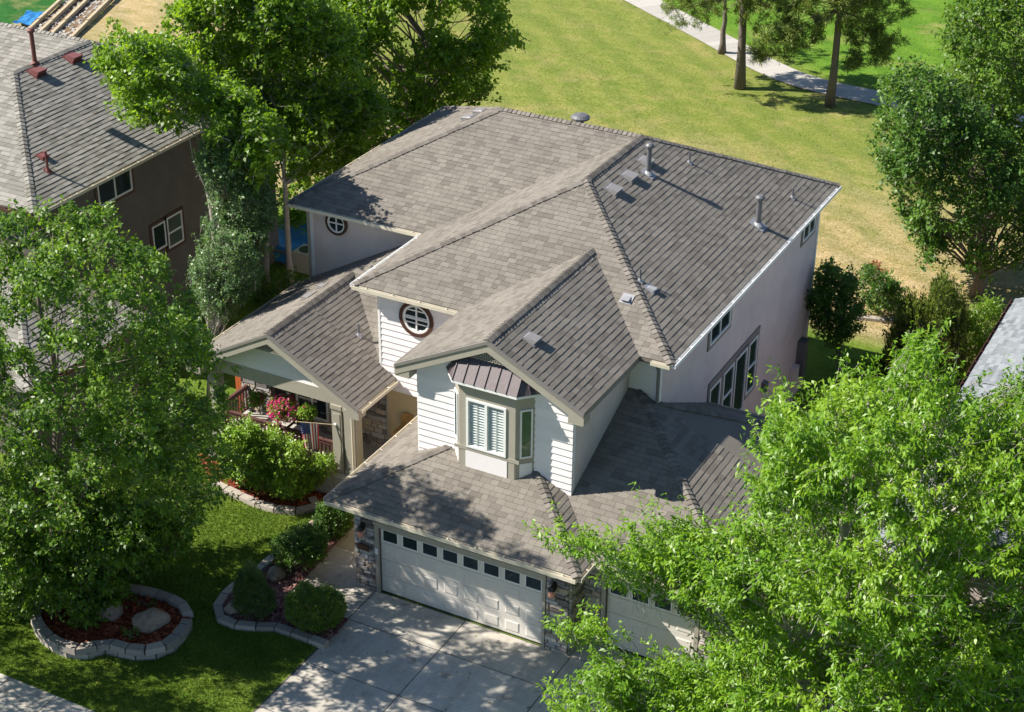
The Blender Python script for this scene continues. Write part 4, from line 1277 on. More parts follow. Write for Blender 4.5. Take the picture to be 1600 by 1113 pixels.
ring_px = [(292, 968), (288, 948), (262, 932), (225, 922), (186, 916), (120, 915), (70, 930), (55, 955), (62, 978), (85, 1000), (125, 1013), (165, 1003), (200, 1012), (235, 1013), (268, 1000)]
ring = smooth_line([g(px, py, .3)[:2] for px, py in ring_px], 5, closed=True)
ring = np.vstack([ring, ring[:1]])
edging('round bed wall of tan concrete blocks beneath the leafy front tree', ring, .17, .3, 2, .45)
ring_poly = [tuple(p) for p in ring[:-1]]
chips(ring_poly, .20, 4200, M['mulch'], 'mulch')
eb_px = [(429, 868), (402, 890), (370, 911), (346, 935), (339, 955), (352, 969), (386, 977), (428, 977), (468, 990), (511, 1006)]
eb_line = smooth_line([g(px, py, .12)[:2] for px, py in eb_px], 5)
edging('curving bed edge of grey blocks round the cone-shaped evergreen', eb_line, .15, .26, 1, .5)
bed_poly = [tuple(p) for p in eb_line] + [tuple(g(512, 1004)[:2])] + [tuple(g(544, 970)[:2]), tuple(g(443, 934)[:2]), tuple(g(479, 902)[:2]), tuple(g(549, 823)[:2]), (-2.35, 3.2), (-3.6, 2.9), tuple(g(470, 838)[:2])]
chips(bed_poly, .03, 5200, M['mulchpink'], 'mulch')
pc_px = [(330, 752), (365, 768), (400, 784), (440, 795), (478, 796), (492, 790)]
pc_line = smooth_line([g(px, py, .12)[:2] for px, py in pc_px], 5)
edging('pale curved kerb of blocks in front of the lime green bush', pc_line, .15, .28, 1, .6)
pcv = smooth_line([g(px, py, .12)[:2] for px, py in [(487, 776), (496, 790), (503, 803)]], 4)
edging('short straight run of pale blocks between kerb and dark shrub', pcv, .14, .26, 1, .4)
porch_poly = [tuple(p) for p in pc_line] + [(-2.7, 3.25), (-8.6, 3.25)]
chips(porch_poly, .05, 3500, M['mulch'], 'mulch')

# boulders
def boulder(name, label, c, r, seed, group=None):
    bm_n = []
    import bmesh
    bm = bmesh.new(); bmesh.ops.create_icosphere(bm, subdivisions=3, radius=1.0)
    for v in bm.verts:
        co = v.co.copy()
        k = 1 + .28 * noise.noise(co * 1.1 + Vector((seed, 0, 0))) + .10 * noise.noise(co * 3.1 + Vector((0, seed, 0)))
        co *= k
        # flat facets
        for ax in (Vector((.3, -.8, .5)), Vector((.8, .2, .55)), Vector((-.5, -.3, .8)), Vector((0, .9, .4))):
            axn = ax.normalized(); d = co.dot(axn)
            if d > .72: co -= axn * (d - .72) * .85
        v.co = Vector((co.x * r[0], co.y * r[1], max(co.z, -.5) * r[2]))
    me = bpy.data.meshes.new(name); bm.to_mesh(me); bm.free()
    me.materials.append(M['rock'])
    at = me.attributes.new('tint', 'FLOAT', 'FACE'); at.data.foreach_set('value', np.random.default_rng(seed).random(len(me.polygons)).astype(np.float32) * .5 + .25)
    o = bpy.data.objects.new(name, me); COL.objects.link(o); o.location = c
    o.rotation_euler.z = seed
    return tag(o, label, 'boulder', group)
boulder('boulder', 'large angular tan boulder lying in the red mulch ring', (*g(237, 972, .3)[:2], .38), (.52, .36, .32), 1)
boulder('boulder', 'grey boulder half hidden by leaves at the ring bed end', (*g(172, 958, .3)[:2], .36), (.35, .3, .3), 4)
boulder('boulder', 'pale rounded rock between cone evergreen and dark shrubs', (*g(431, 903)[:2], .15), (.30, .26, .22), 2)
boulder('boulder', 'tan rock tucked in the bed corner under the cone evergreen', (*g(366, 955)[:2], .14), (.24, .3, .2), 3)
boulder('boulder', 'small whitish stone on the lawn side of the dark shrubs', (*g(489, 823)[:2], .08), (.16, .13, .12), 6)

# ================================================================== plants
SUNWARD = -np.array(SUN_TRAVEL)
def leaf_cloud(P, D, n_per, L, W, rng, spread, up=.8, droop=.3, along=(.15, 1.1), tint0=None, tvar=.3, outn=None, axis_twig=.7):
    """leaves along twigs. P: start points, D: twig vectors. returns verts, quads, tints"""
    m_ = len(P); n = m_ * n_per
    idx = np.repeat(np.arange(m_), n_per)
    t = rng.uniform(along[0], along[1], n)[:, None]
    pos = P[idx] + D[idx] * t + rng.normal(0, spread, (n, 3))
    dl = D[idx] / np.maximum(np.linalg.norm(D[idx], axis=1, keepdims=True), 1e-6)
    a = dl * axis_twig + rng.normal(0, .55, (n, 3)); a[:, 2] -= droop
    a /= np.linalg.norm(a, axis=1, keepdims=True)
    nn_ = rng.normal(0, .55, (n, 3)); nn_[:, 2] += up
    nn_ += SUNWARD * .75          # leaves turn to the light
    if outn is not None: nn_ += outn[idx] * .35
    s_ = np.cross(nn_, a); s_ /= np.maximum(np.linalg.norm(s_, axis=1, keepdims=True), 1e-6)
    nv = np.cross(a, s_)
    l = L * rng.uniform(.65, 1.25, (n, 1)); w_ = W * rng.uniform(.7, 1.25, (n, 1))
    v = np.empty((n, 4, 3))
    v[:, 0] = pos
    v[:, 1] = pos + a * l * .45 + s_ * w_ * .5 + nv * w_ * .16
    v[:, 2] = pos + a * l - np.array([0, 0, 1]) * l * .12
    v[:, 3] = pos + a * l * .45 - s_ * w_ * .5 + nv * w_ * .16
    q = np.arange(n * 4).reshape(n, 4)
    base = np.full(m_, .5) if tint0 is None else tint0
    tn = np.clip(base[idx] + rng.normal(0, tvar * .5, n), 0, 1)
    return v.reshape(-1, 3), q, tn

def poly_sample(poly, n, rng, holes=()):
    poly = np.array(poly, float)
    lo, hi = poly.min(0), poly.max(0)
    out = []
    while len(out) < n:
        p = rng.uniform(lo, hi)
        if not inside(poly.tolist(), p[0], p[1]): continue
        if any((p[0] - hx) ** 2 + (p[1] - hy) ** 2 < hr ** 2 for hx, hy, hr in holes): continue
        out.append(p)
    out = np.array(out)
    # distance to the outline
    d = np.full(len(out), 1e9)
    for i in range(len(poly)):
        a, c = poly[i], poly[(i + 1) % len(poly)]
        e = c - a; t = np.clip(((out - a) @ e) / (e @ e), 0, 1)
        d = np.minimum(d, np.linalg.norm(out - (a + t[:, None] * e), axis=1))
    return out, d

FH = nrm(V(FWD[0], FWD[1], 0))
def to_world(px, base, off):
    """points of an outline, set at the plant's own distance (upright through its base) plus a depth offset"""
    r = FWD[None] + RGT[None] * ((px[:, 0] - 800) / F_PX)[:, None] - UPV[None] * ((px[:, 1] - 556.5) / F_PX)[:, None]
    t = ((np.asarray(base) - CAM) @ FH + off) / (r @ FH)
    return CAM + r * t[:, None]

def plant(name, label, cat, base, outline, thick, clumps, twigs, leaves, L, W, mat, seed, trunk_r=.2, crad=.6, twl=.6, bark='bark', holes=(), group=None,
          up=.8, droop=.3, upbias=.35, rand=.6, trunk_top=None, zmin=.15, branch_frac=.5, spread=None, fork=None, axis_twig=.7, tvar=.35, extra=None, shell=.55, shift=0.0, crown='crown', trunk=True, bend=.25, limb=(.15, .34), hmin=.12, tight=True, ragged=None):
    if ragged is None: ragged = 15 if trunk_r > .1 else 6
    """tree or shrub: tapered trunk, limbs to leaf clumps, thousands of single leaves"""
    rng = np.random.default_rng(seed)
    base = np.asarray(base, float)
    root = thing(name, label, cat, tuple(base), group)
    C_ = []
    polys = outline if isinstance(outline[0][0], (list, tuple)) else [outline]
    areas = []
    for p in polys:
        p = np.array(p, float); areas.append(abs(np.sum(p[:, 0] * np.roll(p[:, 1], -1) - np.roll(p[:, 0], -1) * p[:, 1])) / 2)
    for p, ar in zip(polys, areas):
        n = max(3, int(clumps * ar / sum(areas)))
        sp, d = poly_sample(p, n, rng, holes)
        dm = max(d.max(), 1)
        th = thick * math.sqrt(ar / max(areas)) * np.sqrt(np.clip(1 - (1 - d / dm) ** 2, 0, 1))
        t = rng.uniform(-1, 1, n); t = np.sign(t) * np.abs(t) ** shell
        C_.append(to_world(sp, base, th * t + shift))
    C_ = np.vstack(C_)
    gzv = base[2] + zmin
    if (C_[:, 2] > gzv).sum() < 4: print('LOW', label, C_[:, 2].max(), gzv); C_[:, 2] += gzv - C_[:, 2].min() + .05
    C_ = C_[C_[:, 2] > gzv]
    mean = C_.mean(0); top = C_[:, 2].max()
    tt = np.array([base[0], base[1], 0]) * .55 + np.array([mean[0], mean[1], 0]) * .45
    tt[2] = trunk_top if trunk_top else base[2] + (top - base[2]) * .86
    # trunk
    K = 9
    path = []
    for k in range(K):
        f = k / (K - 1)
        p = base * (1 - f) + tt * f
        p[:2] += rng.normal(0, bend * trunk_r * 1.6, 2) * (1 if 0 < k else 0)
        path.append(p)
    path = np.array(path)
    if trunk:
        tb = MB()
        rad = [trunk_r * (1.35 if k == 0 else 1) * (1 - .85 * k / (K - 1)) for k in range(K)]
        tb.tube(path, rad, 9, .4)
        ids = rng.permutation(len(C_))[:max(4, int(len(C_) * branch_frac))]
        for i in ids:
            c = C_[i]
            hz = np.clip((c[2] - base[2]) / max(tt[2] - base[2], .1) - rng.uniform(.15, .4), hmin if trunk_r > .1 else 0.02, .97)
            s0 = np.array([np.interp(hz * (K - 1), np.arange(K), path[:, q]) for q in range(3)])
            r0 = max(.010, trunk_r * (1 - .85 * hz) * rng.uniform(*limb))
            mid = s0 * .5 + c * .5 + rng.normal(0, .12 * np.linalg.norm(c - s0), 3) * .6; mid[2] += .06 * np.linalg.norm(c - s0)
            q1 = (s0 + mid) / 2 + rng.normal(0, .04, 3); q2 = (mid + c) / 2 + rng.normal(0, .05, 3)
            tb.tube([s0, q1, mid, q2, c], [r0, r0 * .8, r0 * .6, r0 * .42, r0 * .2], 5, rng.uniform(.2, 1), cap=False)
        tb.build('trunk', M[bark], root, smooth=True)
    # twigs
    m_ = len(C_) * twigs
    ci = np.repeat(np.arange(len(C_)), twigs)
    axis_pt = np.array([np.array([np.interp(np.clip(c[2] - 1.2, base[2], tt[2]), path[:, 2], path[:, q]) for q in range(3)]) for c in C_])
    out = C_ - axis_pt; out /= np.maximum(np.linalg.norm(out, axis=1, keepdims=True), 1e-6)
    cs = crad * rng.uniform(.6, 1.25, len(C_))
    S = C_[ci] + rng.normal(0, 1, (m_, 3)) * (cs[ci] * .5)[:, None]
    D = out[ci] * .8 + rng.normal(0, rand, (m_, 3)); D[:, 2] += upbias
    D = D / np.linalg.norm(D, axis=1, keepdims=True) * (twl * rng.uniform(.5, 1.3, m_))[:, None]
    ct = np.clip(rng.normal(.5, .2, len(C_)), 0, 1)
    ok = S[:, 2] > gzv
    if tight:
        # twigs that would leave the crown's own outline are pruned
        jp = [jag(p, ragged, rng) for p in polys]
        for e, keep in ((.9, .22), (.3, .05)):
            qx, qy = to_px(S + D * e)
            k_ = rng.random(len(S)) < keep
            for p in jp: k_ |= inside_np(p, qx, qy)
            for hx, hy, hr in holes: k_ &= (qx - hx) ** 2 + (qy - hy) ** 2 > (hr * .8) ** 2
            ok &= k_
    S, D, ci = S[ok], D[ok], ci[ok]
    v, q, t = leaf_cloud(S, D, leaves, L, W, rng, spread if spread is not None else L * .45, up, droop, tint0=ct[ci], tvar=tvar, outn=out[ci], axis_twig=axis_twig)
    fast_mesh(crown, v, q, t, M[mat], root)
    if trunk:   # thin twigs as 3-sided sticks
        n = len(S); a = S - D * .3; c = S + D * .9
        e1 = np.cross(D, [0.3, .5, .8]); e1 /= np.maximum(np.linalg.norm(e1, axis=1, keepdims=True), 1e-6); e2 = np.cross(D, e1); e2 /= np.maximum(np.linalg.norm(e2, axis=1, keepdims=True), 1e-6)
        tw = .008 if trunk_r > .1 else .005
        vs = np.empty((n, 6, 3))
        for k in range(3):
            ang = 2 * math.pi * k / 3; o_ = (e1 * math.cos(ang) + e2 * math.sin(ang)) * tw
            vs[:, k] = a + o_; vs[:, k + 3] = c + o_ * .4
        i0 = np.arange(n)[:, None] * 6
        qs = np.concatenate([i0 + np.array([[k, (k + 1) % 3, 3 + (k + 1) % 3, 3 + k]]) for k in range(3)])
        fast_mesh('twigs', vs.reshape(-1, 3), qs, np.full(len(qs), .6), M[bark], root, kind='stuff')
    return root

# --- the lime-green tree beside the driveway
lime_main = [(1425, 508), (1452, 545), (1480, 612), (1560, 612), (1640, 575), (1820, 700), (1850, 1000), (1750, 1300), (1300, 1320), (1080, 1200), (1075, 1095), (1112, 1015), (1095, 965), (1085, 905), (1130, 862), (1185, 800), (1200, 700), (1200, 625), (1225, 600), (1255, 645), (1320, 592), (1385, 602), (1403, 545)]
lime_a = [(1130, 845), (1060, 832), (990, 850), (925, 828), (872, 842), (915, 880), (962, 925), (1010, 945), (1100, 950), (1150, 900)]
lime_a2 = [(1050, 850), (985, 800), (995, 830), (1030, 862)]
lime_a3 = [(1190, 750), (1138, 732), (1150, 748), (1195, 775)]
lime_b = [(842, 968), (900, 985), (922, 955), (960, 985), (1000, 985), (1000, 1010), (930, 1012), (890, 1000)]
lime_c = [(900, 1062), (940, 1030), (1000, 1040), (1080, 1035), (1150, 1100), (1150, 1220), (930, 1220), (855, 1088)]
plant('maple_tree', 'bright lime green maple tree spreading over the right of the driveway', 'tree', (12.0, -1.5, 0), [lime_main, lime_a, lime_a2, lime_a3, lime_b, lime_c], 4.2,
      1080, 11, 32, .14, .052, 'leaf_lime', 21, .22, .42, 1.0, 'bark_pale', droop=.55, upbias=.75, rand=.5, axis_twig=.55, spread=.05, up=.9, branch_frac=.16, holes=((1560, 840, 26), (1520, 920, 30), (1040, 985, 30)), group='trees in the front yards')
# --- the leafy tree in the ring bed
ash = [(120, 312), (165, 322), (200, 372), (235, 398), (280, 425), (310, 480), (345, 545), (356, 620), (364, 720), (355, 780), (330, 800), (300, 830), (270, 880), (240, 865), (205, 890), (172, 945), (150, 1000), (112, 985), (80, 945), (0, 970), (-60, 900), (-110, 760), (-120, 600), (-85, 450), (-45, 350), (0, 335), (60, 312)]
ash_low = [(0, 800), (150, 770), (280, 800), (285, 860), (240, 880), (200, 900), (170, 960), (150, 1005), (112, 990), (80, 945), (0, 975), (-40, 900)]
plant('ash_tree', 'dense mid green ash tree with glossy leaves standing in the ring bed', 'tree', (-6.8, -4.25, 0), [ash, ash_low, ash_low, ash_low, ash_low], 3.5,
      540, 15, 18, .118, .08, 'leaf_mid', 22, .2, .46, .46, 'bark', axis_twig=.4, up=.6, tvar=.5, droop=.15, upbias=.3, branch_frac=.25, shift=-.25, holes=((32, 520, 26), (36, 600, 20)), group='trees in the front yards')
# --- tall cottonwoods between the houses
cw_left = [(152, 95), (180, 36), (215, 55), (262, 62), (312, 110), (395, 150), (440, 200), (436, 280), (410, 320), (372, 300), (340, 240), (318, 200), (265, 212), (200, 178), (170, 132)]
plant('cottonwood_tree', 'tall cottonwood with bright leaves overhanging the brown neighbour roof', 'tree', (-11.8, 8.9, -.3), cw_left, 2.6,
      125, 16, 16, .15, .125, 'leaf_cotton', 23, .24, .65, .6, 'bark_pale', up=.6, tvar=.5, droop=.35, upbias=.25, branch_frac=.14, zmin=5.0, hmin=.5, group='cottonwoods between the houses')
cw_right = [(470, -90), (700, -100), (790, -20), (812, 60), (782, 85), (768, 155), (700, 162), (640, 225), (560, 295), (500, 322), (445, 315), (430, 200), (440, 40)]
plant('cottonwood_tree', 'tall cottonwood with forked grey trunk behind the left hip of the roof', 'tree', (-13.0, 25.0, -1.2), cw_right, 3.4,
      250, 16, 17, .17, .14, 'leaf_cotton', 24, .42, .75, .7, 'bark', up=.6, tvar=.5, droop=.35, upbias=.25, branch_frac=.3, zmin=.4, hmin=.4, holes=((640, 40, 30), (720, 40, 26), (600, 90, 16)), group='cottonwoods between the houses')
plant('cottonwood_tree', 'bushy cottonwood with white-barked twigs in the middle of the gap between the houses', 'tree', (-13.6, 15.5, -1.0), [(262, 30), (300, -40), (440, -80), (530, 10), (565, 110), (610, 165), (570, 262), (505, 295), (450, 300), (420, 255), (390, 225), (330, 180), (285, 110)], 2.1,
      190, 16, 17, .165, .135, 'leaf_cotton', 123, .135, .7, .65, 'bark_pale', bend=.08, limb=(.2, .45), up=.6, tvar=.5, droop=.35, upbias=.25, branch_frac=.3, zmin=5.0, hmin=.4, group='cottonwoods between the houses')
plant('aspen_tree', 'slender aspen with bare pale trunk beside the round-window wall', 'tree', (-15.3, 16.2, -1.2), [(400, 130), (500, 110), (540, 190), (500, 280), (440, 292), (395, 225)], 1.6,
      60, 12, 14, .13, .11, 'leaf_cotton', 25, .13, .55, .5, 'bark_pale', bend=.06, up=.6, droop=.4, zmin=5.5, branch_frac=.3)
plant('olive_tree', 'grey-green small tree against the brown stucco wall', 'tree', (-11.2, 8.0, -.1), [(300, 240), (335, 205), (380, 215), (412, 250), (428, 330), (418, 410), (350, 380), (325, 330), (306, 285)], 1.3,
      130, 12, 18, .10, .062, 'leaf_grey', 26, .12, .5, .45, 'bark', droop=.2, upbias=.4, zmin=.8)
plant('aspen_sapling', 'light green leafy sapling thicket at the porch roof corner', 'tree', (-10.4, 6.2, 0), [(318, 345), (380, 372), (415, 420), (402, 452), (352, 505), (315, 500), (296, 430)], 1.0,
      120, 12, 17, .085, .057, 'leaf_grey', 27, .06, .45, .4, 'bark_pale', upbias=.5, zmin=.2)
plant('shrub', 'dark green low shrubs below the slender aspen trunk', 'shrub', (*g(440, 486, -1.0)[:2], -1.0), [(400, 432), (440, 420), (478, 430), (470, 470), (400, 480)], .8, 34, 10, 14, .09, .06, 'leaf_deep', 28, .04, .35, .3, zmin=.05)
plant('shrub', 'sunlit yellow-green shrub behind the aspen trunk and blue cover', 'shrub', (*g(462, 374, -1.2)[:2], -1.2), [(425, 352), (450, 325), (492, 325), (492, 362), (460, 368)], 1.0, 34, 10, 14, .11, .08, 'leaf_lime', 29, .04, .4, .35, zmin=.05)
# --- right-hand trees at the back
tr_a = [(1392, 112), (1440, 100), (1490, 120), (1540, 180), (1600, 220), (1680, 300), (1660, 390), (1590, 425), (1530, 440), (1442, 415), (1428, 345), (1382, 285), (1358, 232), (1372, 140)]
plant('oak_tree', 'dark glossy tree with open lower branches at the dry grass edge', 'tree', (9.2, 28.0, -1.2), tr_a, 3.2,
      230, 15, 16, .15, .10, 'leaf_deep', 30, .26, .7, .65, 'bark', up=.6, tvar=.5, droop=.25, branch_frac=.4, zmin=1.4, holes=((1480, 330, 18), (1500, 400, 14)), group='trees at the back right')
tr_b = [(1476, 120), (1472, 60), (1495, -40), (1560, -80), (1720, -60), (1720, 260), (1640, 280), (1570, 235), (1515, 190)]
plant('oak_tree', 'taller brighter tree rising behind the dark glossy one at the frame edge', 'tree', (12.6, 33.0, -1.2), tr_b, 2.8,
      200, 15, 16, .15, .10, 'leaf_mid', 31, .26, .7, .65, 'bark', up=.6, tvar=.5, zmin=2.0, group='trees at the back right')
plant('young_tree', 'small round young tree on a thin trunk behind the house corner', 'tree', (6.6, 19.4, -1.2), [(1272, 425), (1300, 412), (1338, 432), (1352, 480), (1345, 520), (1300, 542), (1268, 520), (1258, 465)], 1.3,
      75, 12, 14, .12, .075, 'leaf_deep', 32, .05, .5, .45, zmin=1.3)
plant('shrub', 'bushy shrub with reddish shoots on the dry grass edge', 'shrub', (*g(1372, 492, -1.2)[:2], -1.2), [(1340, 440), (1362, 408), (1392, 425), (1412, 450), (1405, 485), (1350, 490)], .9, 44, 11, 13, .11, .07, 'leaf_deep', 33, .04, .4, .4, zmin=.05)
plant('shrub', 'reddish twiggy shoots standing above the bushy shrub', 'shrub', (*g(1368, 470, -1.2)[:2], -1.2), [(1362, 412), (1372, 405), (1385, 440), (1368, 445)], .3, 12, 8, 9, .09, .045, 'leaf_red', 133, .03, .3, .4, zmin=.2, upbias=1.4)
plant('shrub', 'feathery fresh green shrub between the evergreen and the grey roof', 'shrub', (*g(1530, 600, -1.2)[:2], -1.0), [(1500, 478), (1560, 468), (1572, 510), (1535, 582), (1505, 592), (1496, 530)], .9, 60, 11, 14, .13, .05, 'leaf_cotton', 34, .04, .45, .45, zmin=.1)
plant('evergreen_shrub', 'tall olive green upright juniper by the grey neighbour roof', 'shrub', (*g(1440, 640, -1.0)[:2], -1.0), [(1476, 432), (1490, 452), (1508, 470), (1516, 540), (1502, 620), (1440, 648), (1362, 648), (1362, 580), (1395, 505), (1420, 470), (1448, 462), (1462, 440)], 1.3,
      210, 14, 22, .15, .036, 'juniper', 35, .06, .36, .5, upbias=1.6, droop=-.5, rand=.35, zmin=.1, axis_twig=1.3, spread=.04, branch_frac=.06, ragged=10)
plant('shrub', 'copper red leaved shrub glimpsed through the lime green tree', 'shrub', (*g(1545, 975, 0)[:2], 0), [(1500, 830), (1580, 800), (1630, 850), (1610, 950), (1540, 985), (1490, 930)], .8, 60, 11, 12, .12, .06, 'leaf_red', 36, .05, .45, .4, zmin=.1)

# --- front garden shrubs
plant('flowering_shrub', 'broad lime green bush spilling along the porch railing', 'shrub', (-5.3, 2.6, 0), [[(338, 700), (352, 672), (385, 664), (412, 678), (420, 720), (415, 768), (352, 746)], [(400, 676), (430, 672), (462, 692), (482, 714), (480, 782), (420, 778)], [(470, 712), (500, 712), (520, 722), (508, 756), (474, 778)]], 1.0, 240, 12, 14, .085, .055, 'leaf_bush', 37, .04, .30, .36, zmin=.05, upbias=.6, ragged=9)
def dome_px(cx, cy, rx, ry, n=16): return [(cx + rx * math.cos(2 * math.pi * k / n), cy + ry * math.sin(2 * math.pi * k / n)) for k in range(n)]
plant('boxwood', 'clipped round boxwood ball at the driveway corner', 'shrub', (*g(490, 982)[:2], 0), dome_px(491, 950, 46, 40), .85, 620, 11, 10, .04, .026, 'leaf_mid', 38, .05, .12, .12, ragged=8, zmin=.02, shell=.3, tvar=.5)
plant('dwarf_spruce', 'dark cone-shaped dwarf spruce inside the curving bed edge', 'shrub', (*g(400, 962)[:2], 0), [(392, 872), (408, 892), (428, 925), (434, 952), (412, 970), (383, 967), (365, 946), (369, 912), (380, 888)], .6, 480, 9, 9, .05, .014, 'juniper_dark' if False else 'leaf_deep', 39, .05, .12, .11, zmin=.02, shell=.35)
plant('shrub', 'wide dark spreading shrub beside the walkway', 'shrub', (*g(468, 882)[:2], 0), [(426, 850), (446, 828), (485, 822), (510, 838), (512, 864), (482, 892), (436, 886)], .75, 190, 11, 11, .065, .035, 'leaf_deep', 40, .04, .24, .22, zmin=.04)
plant('shrub', 'dark spreading shrub under the left tip of the garage eave', 'shrub', (*g(520, 838)[:2], 0), [(488, 798), (510, 782), (548, 792), (554, 815), (530, 844), (496, 838)], .6, 150, 11, 11, .06, .035, 'leaf_deep', 41, .04, .22, .2, zmin=.04)
plant('small_plant', 'tuft of fresh green leaves growing beside the porch post', 'plant', (-3.3, 2.9, 0), [(500, 722), (515, 712), (522, 728), (510, 740), (500, 738)], .3, 14, 9, 10, .07, .05, 'leaf_cotton', 42, .02, .16, .16, zmin=.05)
plant('small_plant', 'little green plant in front of the large ring boulder', 'plant', (*g(205, 995, .25)[:2], .2), [(190, 985), (210, 980), (218, 995), (200, 1000)], .2, 9, 8, 8, .06, .04, 'leaf_mid', 43, .015, .1, .1, zmin=.02)
plant('small_plant', 'low dark plant along the back edge of the ring bed', 'plant', (*g(225, 945, .25)[:2], .2), [(200, 935), (240, 938), (250, 948), (215, 950)], .25, 12, 8, 8, .06, .04, 'leaf_deep', 44, .015, .12, .12, zmin=.02)

# --- pines in the park
def pine(label, base, outline, seed, tr, thick, clumps, zmin, group='pines by the footpath', top=None):
    return plant('pine_tree', label, 'tree', base, outline, thick, clumps, 7, 22, .20, .034, 'needle', seed, tr, .26, .34, 'bark', droop=-.1, upbias=.35, rand=.6, zmin=zmin, branch_frac=.35, group=group, axis_twig=.75, spread=.05, tvar=.6, bend=.12, trunk_top=top, limb=(.08, .18), hmin=.3, ragged=14)
gzp = lambda px, py: (*g(px, py, -1.2)[:2], gz(*g(px, py, -1.2)[:2]))
pine('pine with thick grey trunk at the bare soil patch', gzp(1156, 138), [[(1033, 28), (1040, -220), (1140, -300), (1150, 20), (1108, 34), (1072, 58), (1044, 50)], [(1150, -300), (1235, -240), (1262, 20), (1250, 48), (1200, 58), (1165, 66), (1150, 40)]], 51, .23, 2.6, 620, 3.0, top=15)
pine('pine with bare forked branches standing nearest the shaded footpath', gzp(1296, 165), [[(1160, 78), (1195, 48), (1235, 40), (1285, 40), (1285, 62), (1250, 86), (1225, 96), (1180, 96)], [(1228, 20), (1245, -180), (1310, -300), (1390, -180), (1425, -10), (1430, 30), (1390, 50), (1300, 52)], [(1310, 50), (1395, 40), (1435, 58), (1390, 80), (1320, 76)], [(1320, 82), (1370, 76), (1412, 100), (1370, 118), (1325, 108)], [(1282, 122), (1305, 104), (1348, 110), (1338, 132), (1290, 134)]], 52, .20, 2.2, 600, 1.8, top=15)
pine('smaller pine whose short trunk stands behind the thick grey one', gzp(1128, 83), [(1075, 32), (1085, -80), (1190, -80), (1185, 28), (1128, 44)], 53, .18, 2.5, 140, 4.5)
# a tree just outside the left edge, whose shade falls on the sidewalk
plant('ash_tree', 'ash tree out by the street whose shade dapples the sidewalk', 'tree', (-12.8, -12.6, 0), dome_px(-330, 860, 180, 180, 20), 3.5, 150, 11, 13, .14, .075, 'leaf_mid', 61, .2, .7, .6, zmin=3.0, group='trees in the front yards')

# --- front lawn grass blades
rng = np.random.default_rng(5)
n = 120000
x = rng.uniform(-11, -.2, n); y = rng.uniform(-7.45, 2.9, n)
polys_ex = [ring_poly, bed_poly, porch_poly]
ok = np.ones(n, bool)
for p in polys_ex: ok &= ~inside_np(p, x, y)
ok &= x < np.where(y > w1[1], w1[0] + (w2[0] - w1[0]) * (y - w1[1]) / (w2[1] - w1[1]), np.where(y > -1.42, w0[0], -.2)) - .05
x, y = x[ok], y[ok]; n = len(x)
a = rng.uniform(0, 2 * math.pi, n); h_ = rng.uniform(.03, .075, n); w_ = .011
ux, uy = np.cos(a) * w_, np.sin(a) * w_; lx_, ly_ = rng.normal(0, .025, n), rng.normal(0, .025, n)
v = np.empty((n, 3, 3))
v[:, 0] = np.stack([x - ux, y - uy, np.full(n, -.012)], -1); v[:, 1] = np.stack([x + ux, y + uy, np.full(n, -.012)], -1); v[:, 2] = np.stack([x + lx_, y + ly_, h_], -1)
patch = np.array([noise.noise(Vector((p[0] * .9, p[1] * .9, 3))) for p in zip(x[::1], y[::1])])
gr = fast_mesh('grass', v.reshape(-1, 3), np.arange(n * 3).reshape(n, 3), np.clip(.5 + patch * .5 + rng.normal(0, .15, n), 0, 1), M['grass'], vnum=3)
tag(gr, kind='stuff')

# longer, drier tufts out in the field
n = 90000
x = rng.uniform(-34, 16, n); y = 22.8 + 42 * rng.random(n) ** 1.5
a = rng.uniform(0, 2 * math.pi, n); h_ = rng.uniform(.02, .07, n); w_ = .02
zb = np.array([gz(p, q) for p, q in zip(x, y)]) - .02
ux, uy = np.cos(a) * w_, np.sin(a) * w_; lx_, ly_ = rng.normal(0, .04, n), rng.normal(0, .04, n)
v = np.empty((n, 3, 3))
v[:, 0] = np.stack([x - ux, y - uy, zb], -1); v[:, 1] = np.stack([x + ux, y + uy, zb], -1); v[:, 2] = np.stack([x + lx_, y + ly_, zb + h_], -1)
dry_ = np.clip((36 - y) / 10, 0, 1)
patch = np.array([noise.noise(Vector((p * .25, q * .25, 8))) for p, q in zip(x, y)])
keep = np.ones(n, bool)
for (l0, r0), (l1, r1) in zip(edges, edges[1:]):
    keep &= ~inside_np([tuple(l0), tuple(r0), tuple(r1), tuple(l1)], x, y)
M['field_grass'] = mat_leaf('field_grass', [(0.0, (0.10, 0.18, 0.022)), (0.45, (0.17, 0.225, 0.042)), (0.75, (0.28, 0.27, 0.10)), (1.0, (0.44, 0.35, 0.21))], 0.3, 0.7, 0.15)
tnt = np.clip(.25 + .55 * dry_ + patch * .45 + rng.normal(0, .13, n), 0, 1)
kk = np.where(keep)[0]
fg = fast_mesh('grass', v[kk].reshape(-1, 3), np.arange(len(kk) * 3).reshape(-1, 3), tnt[kk], M['field_grass'], vnum=3)
tag(fg, kind='stuff')
# fallen leaves on the drive, walk and lawn
n = 420
x = np.concatenate([rng.uniform(-.1, 9, n // 2), rng.uniform(-9, -.1, n // 2)]); y = rng.uniform(-7.3, -.1, n)
P_ = np.stack([x, y, np.full(n, .012)], -1); D_ = rng.normal(0, 1, (n, 3)) * [.05, .05, .004]
v, q, t_ = leaf_cloud(P_, D_, 1, .075, .04, rng, .002, up=3.0, droop=0, tvar=.8)
v[:, 2] = np.clip(v[:, 2], .006, .05)
M['leaf_litter'] = mat_leaf('leaf_litter', [(0.0, (0.16, 0.09, 0.03)), (0.5, (0.30, 0.22, 0.06)), (1.0, (0.16, 0.24, 0.04))], 0.2, 0.6, 0.3)
tag(fast_mesh('leaves', v, q, t_, M['leaf_litter']), kind='stuff')

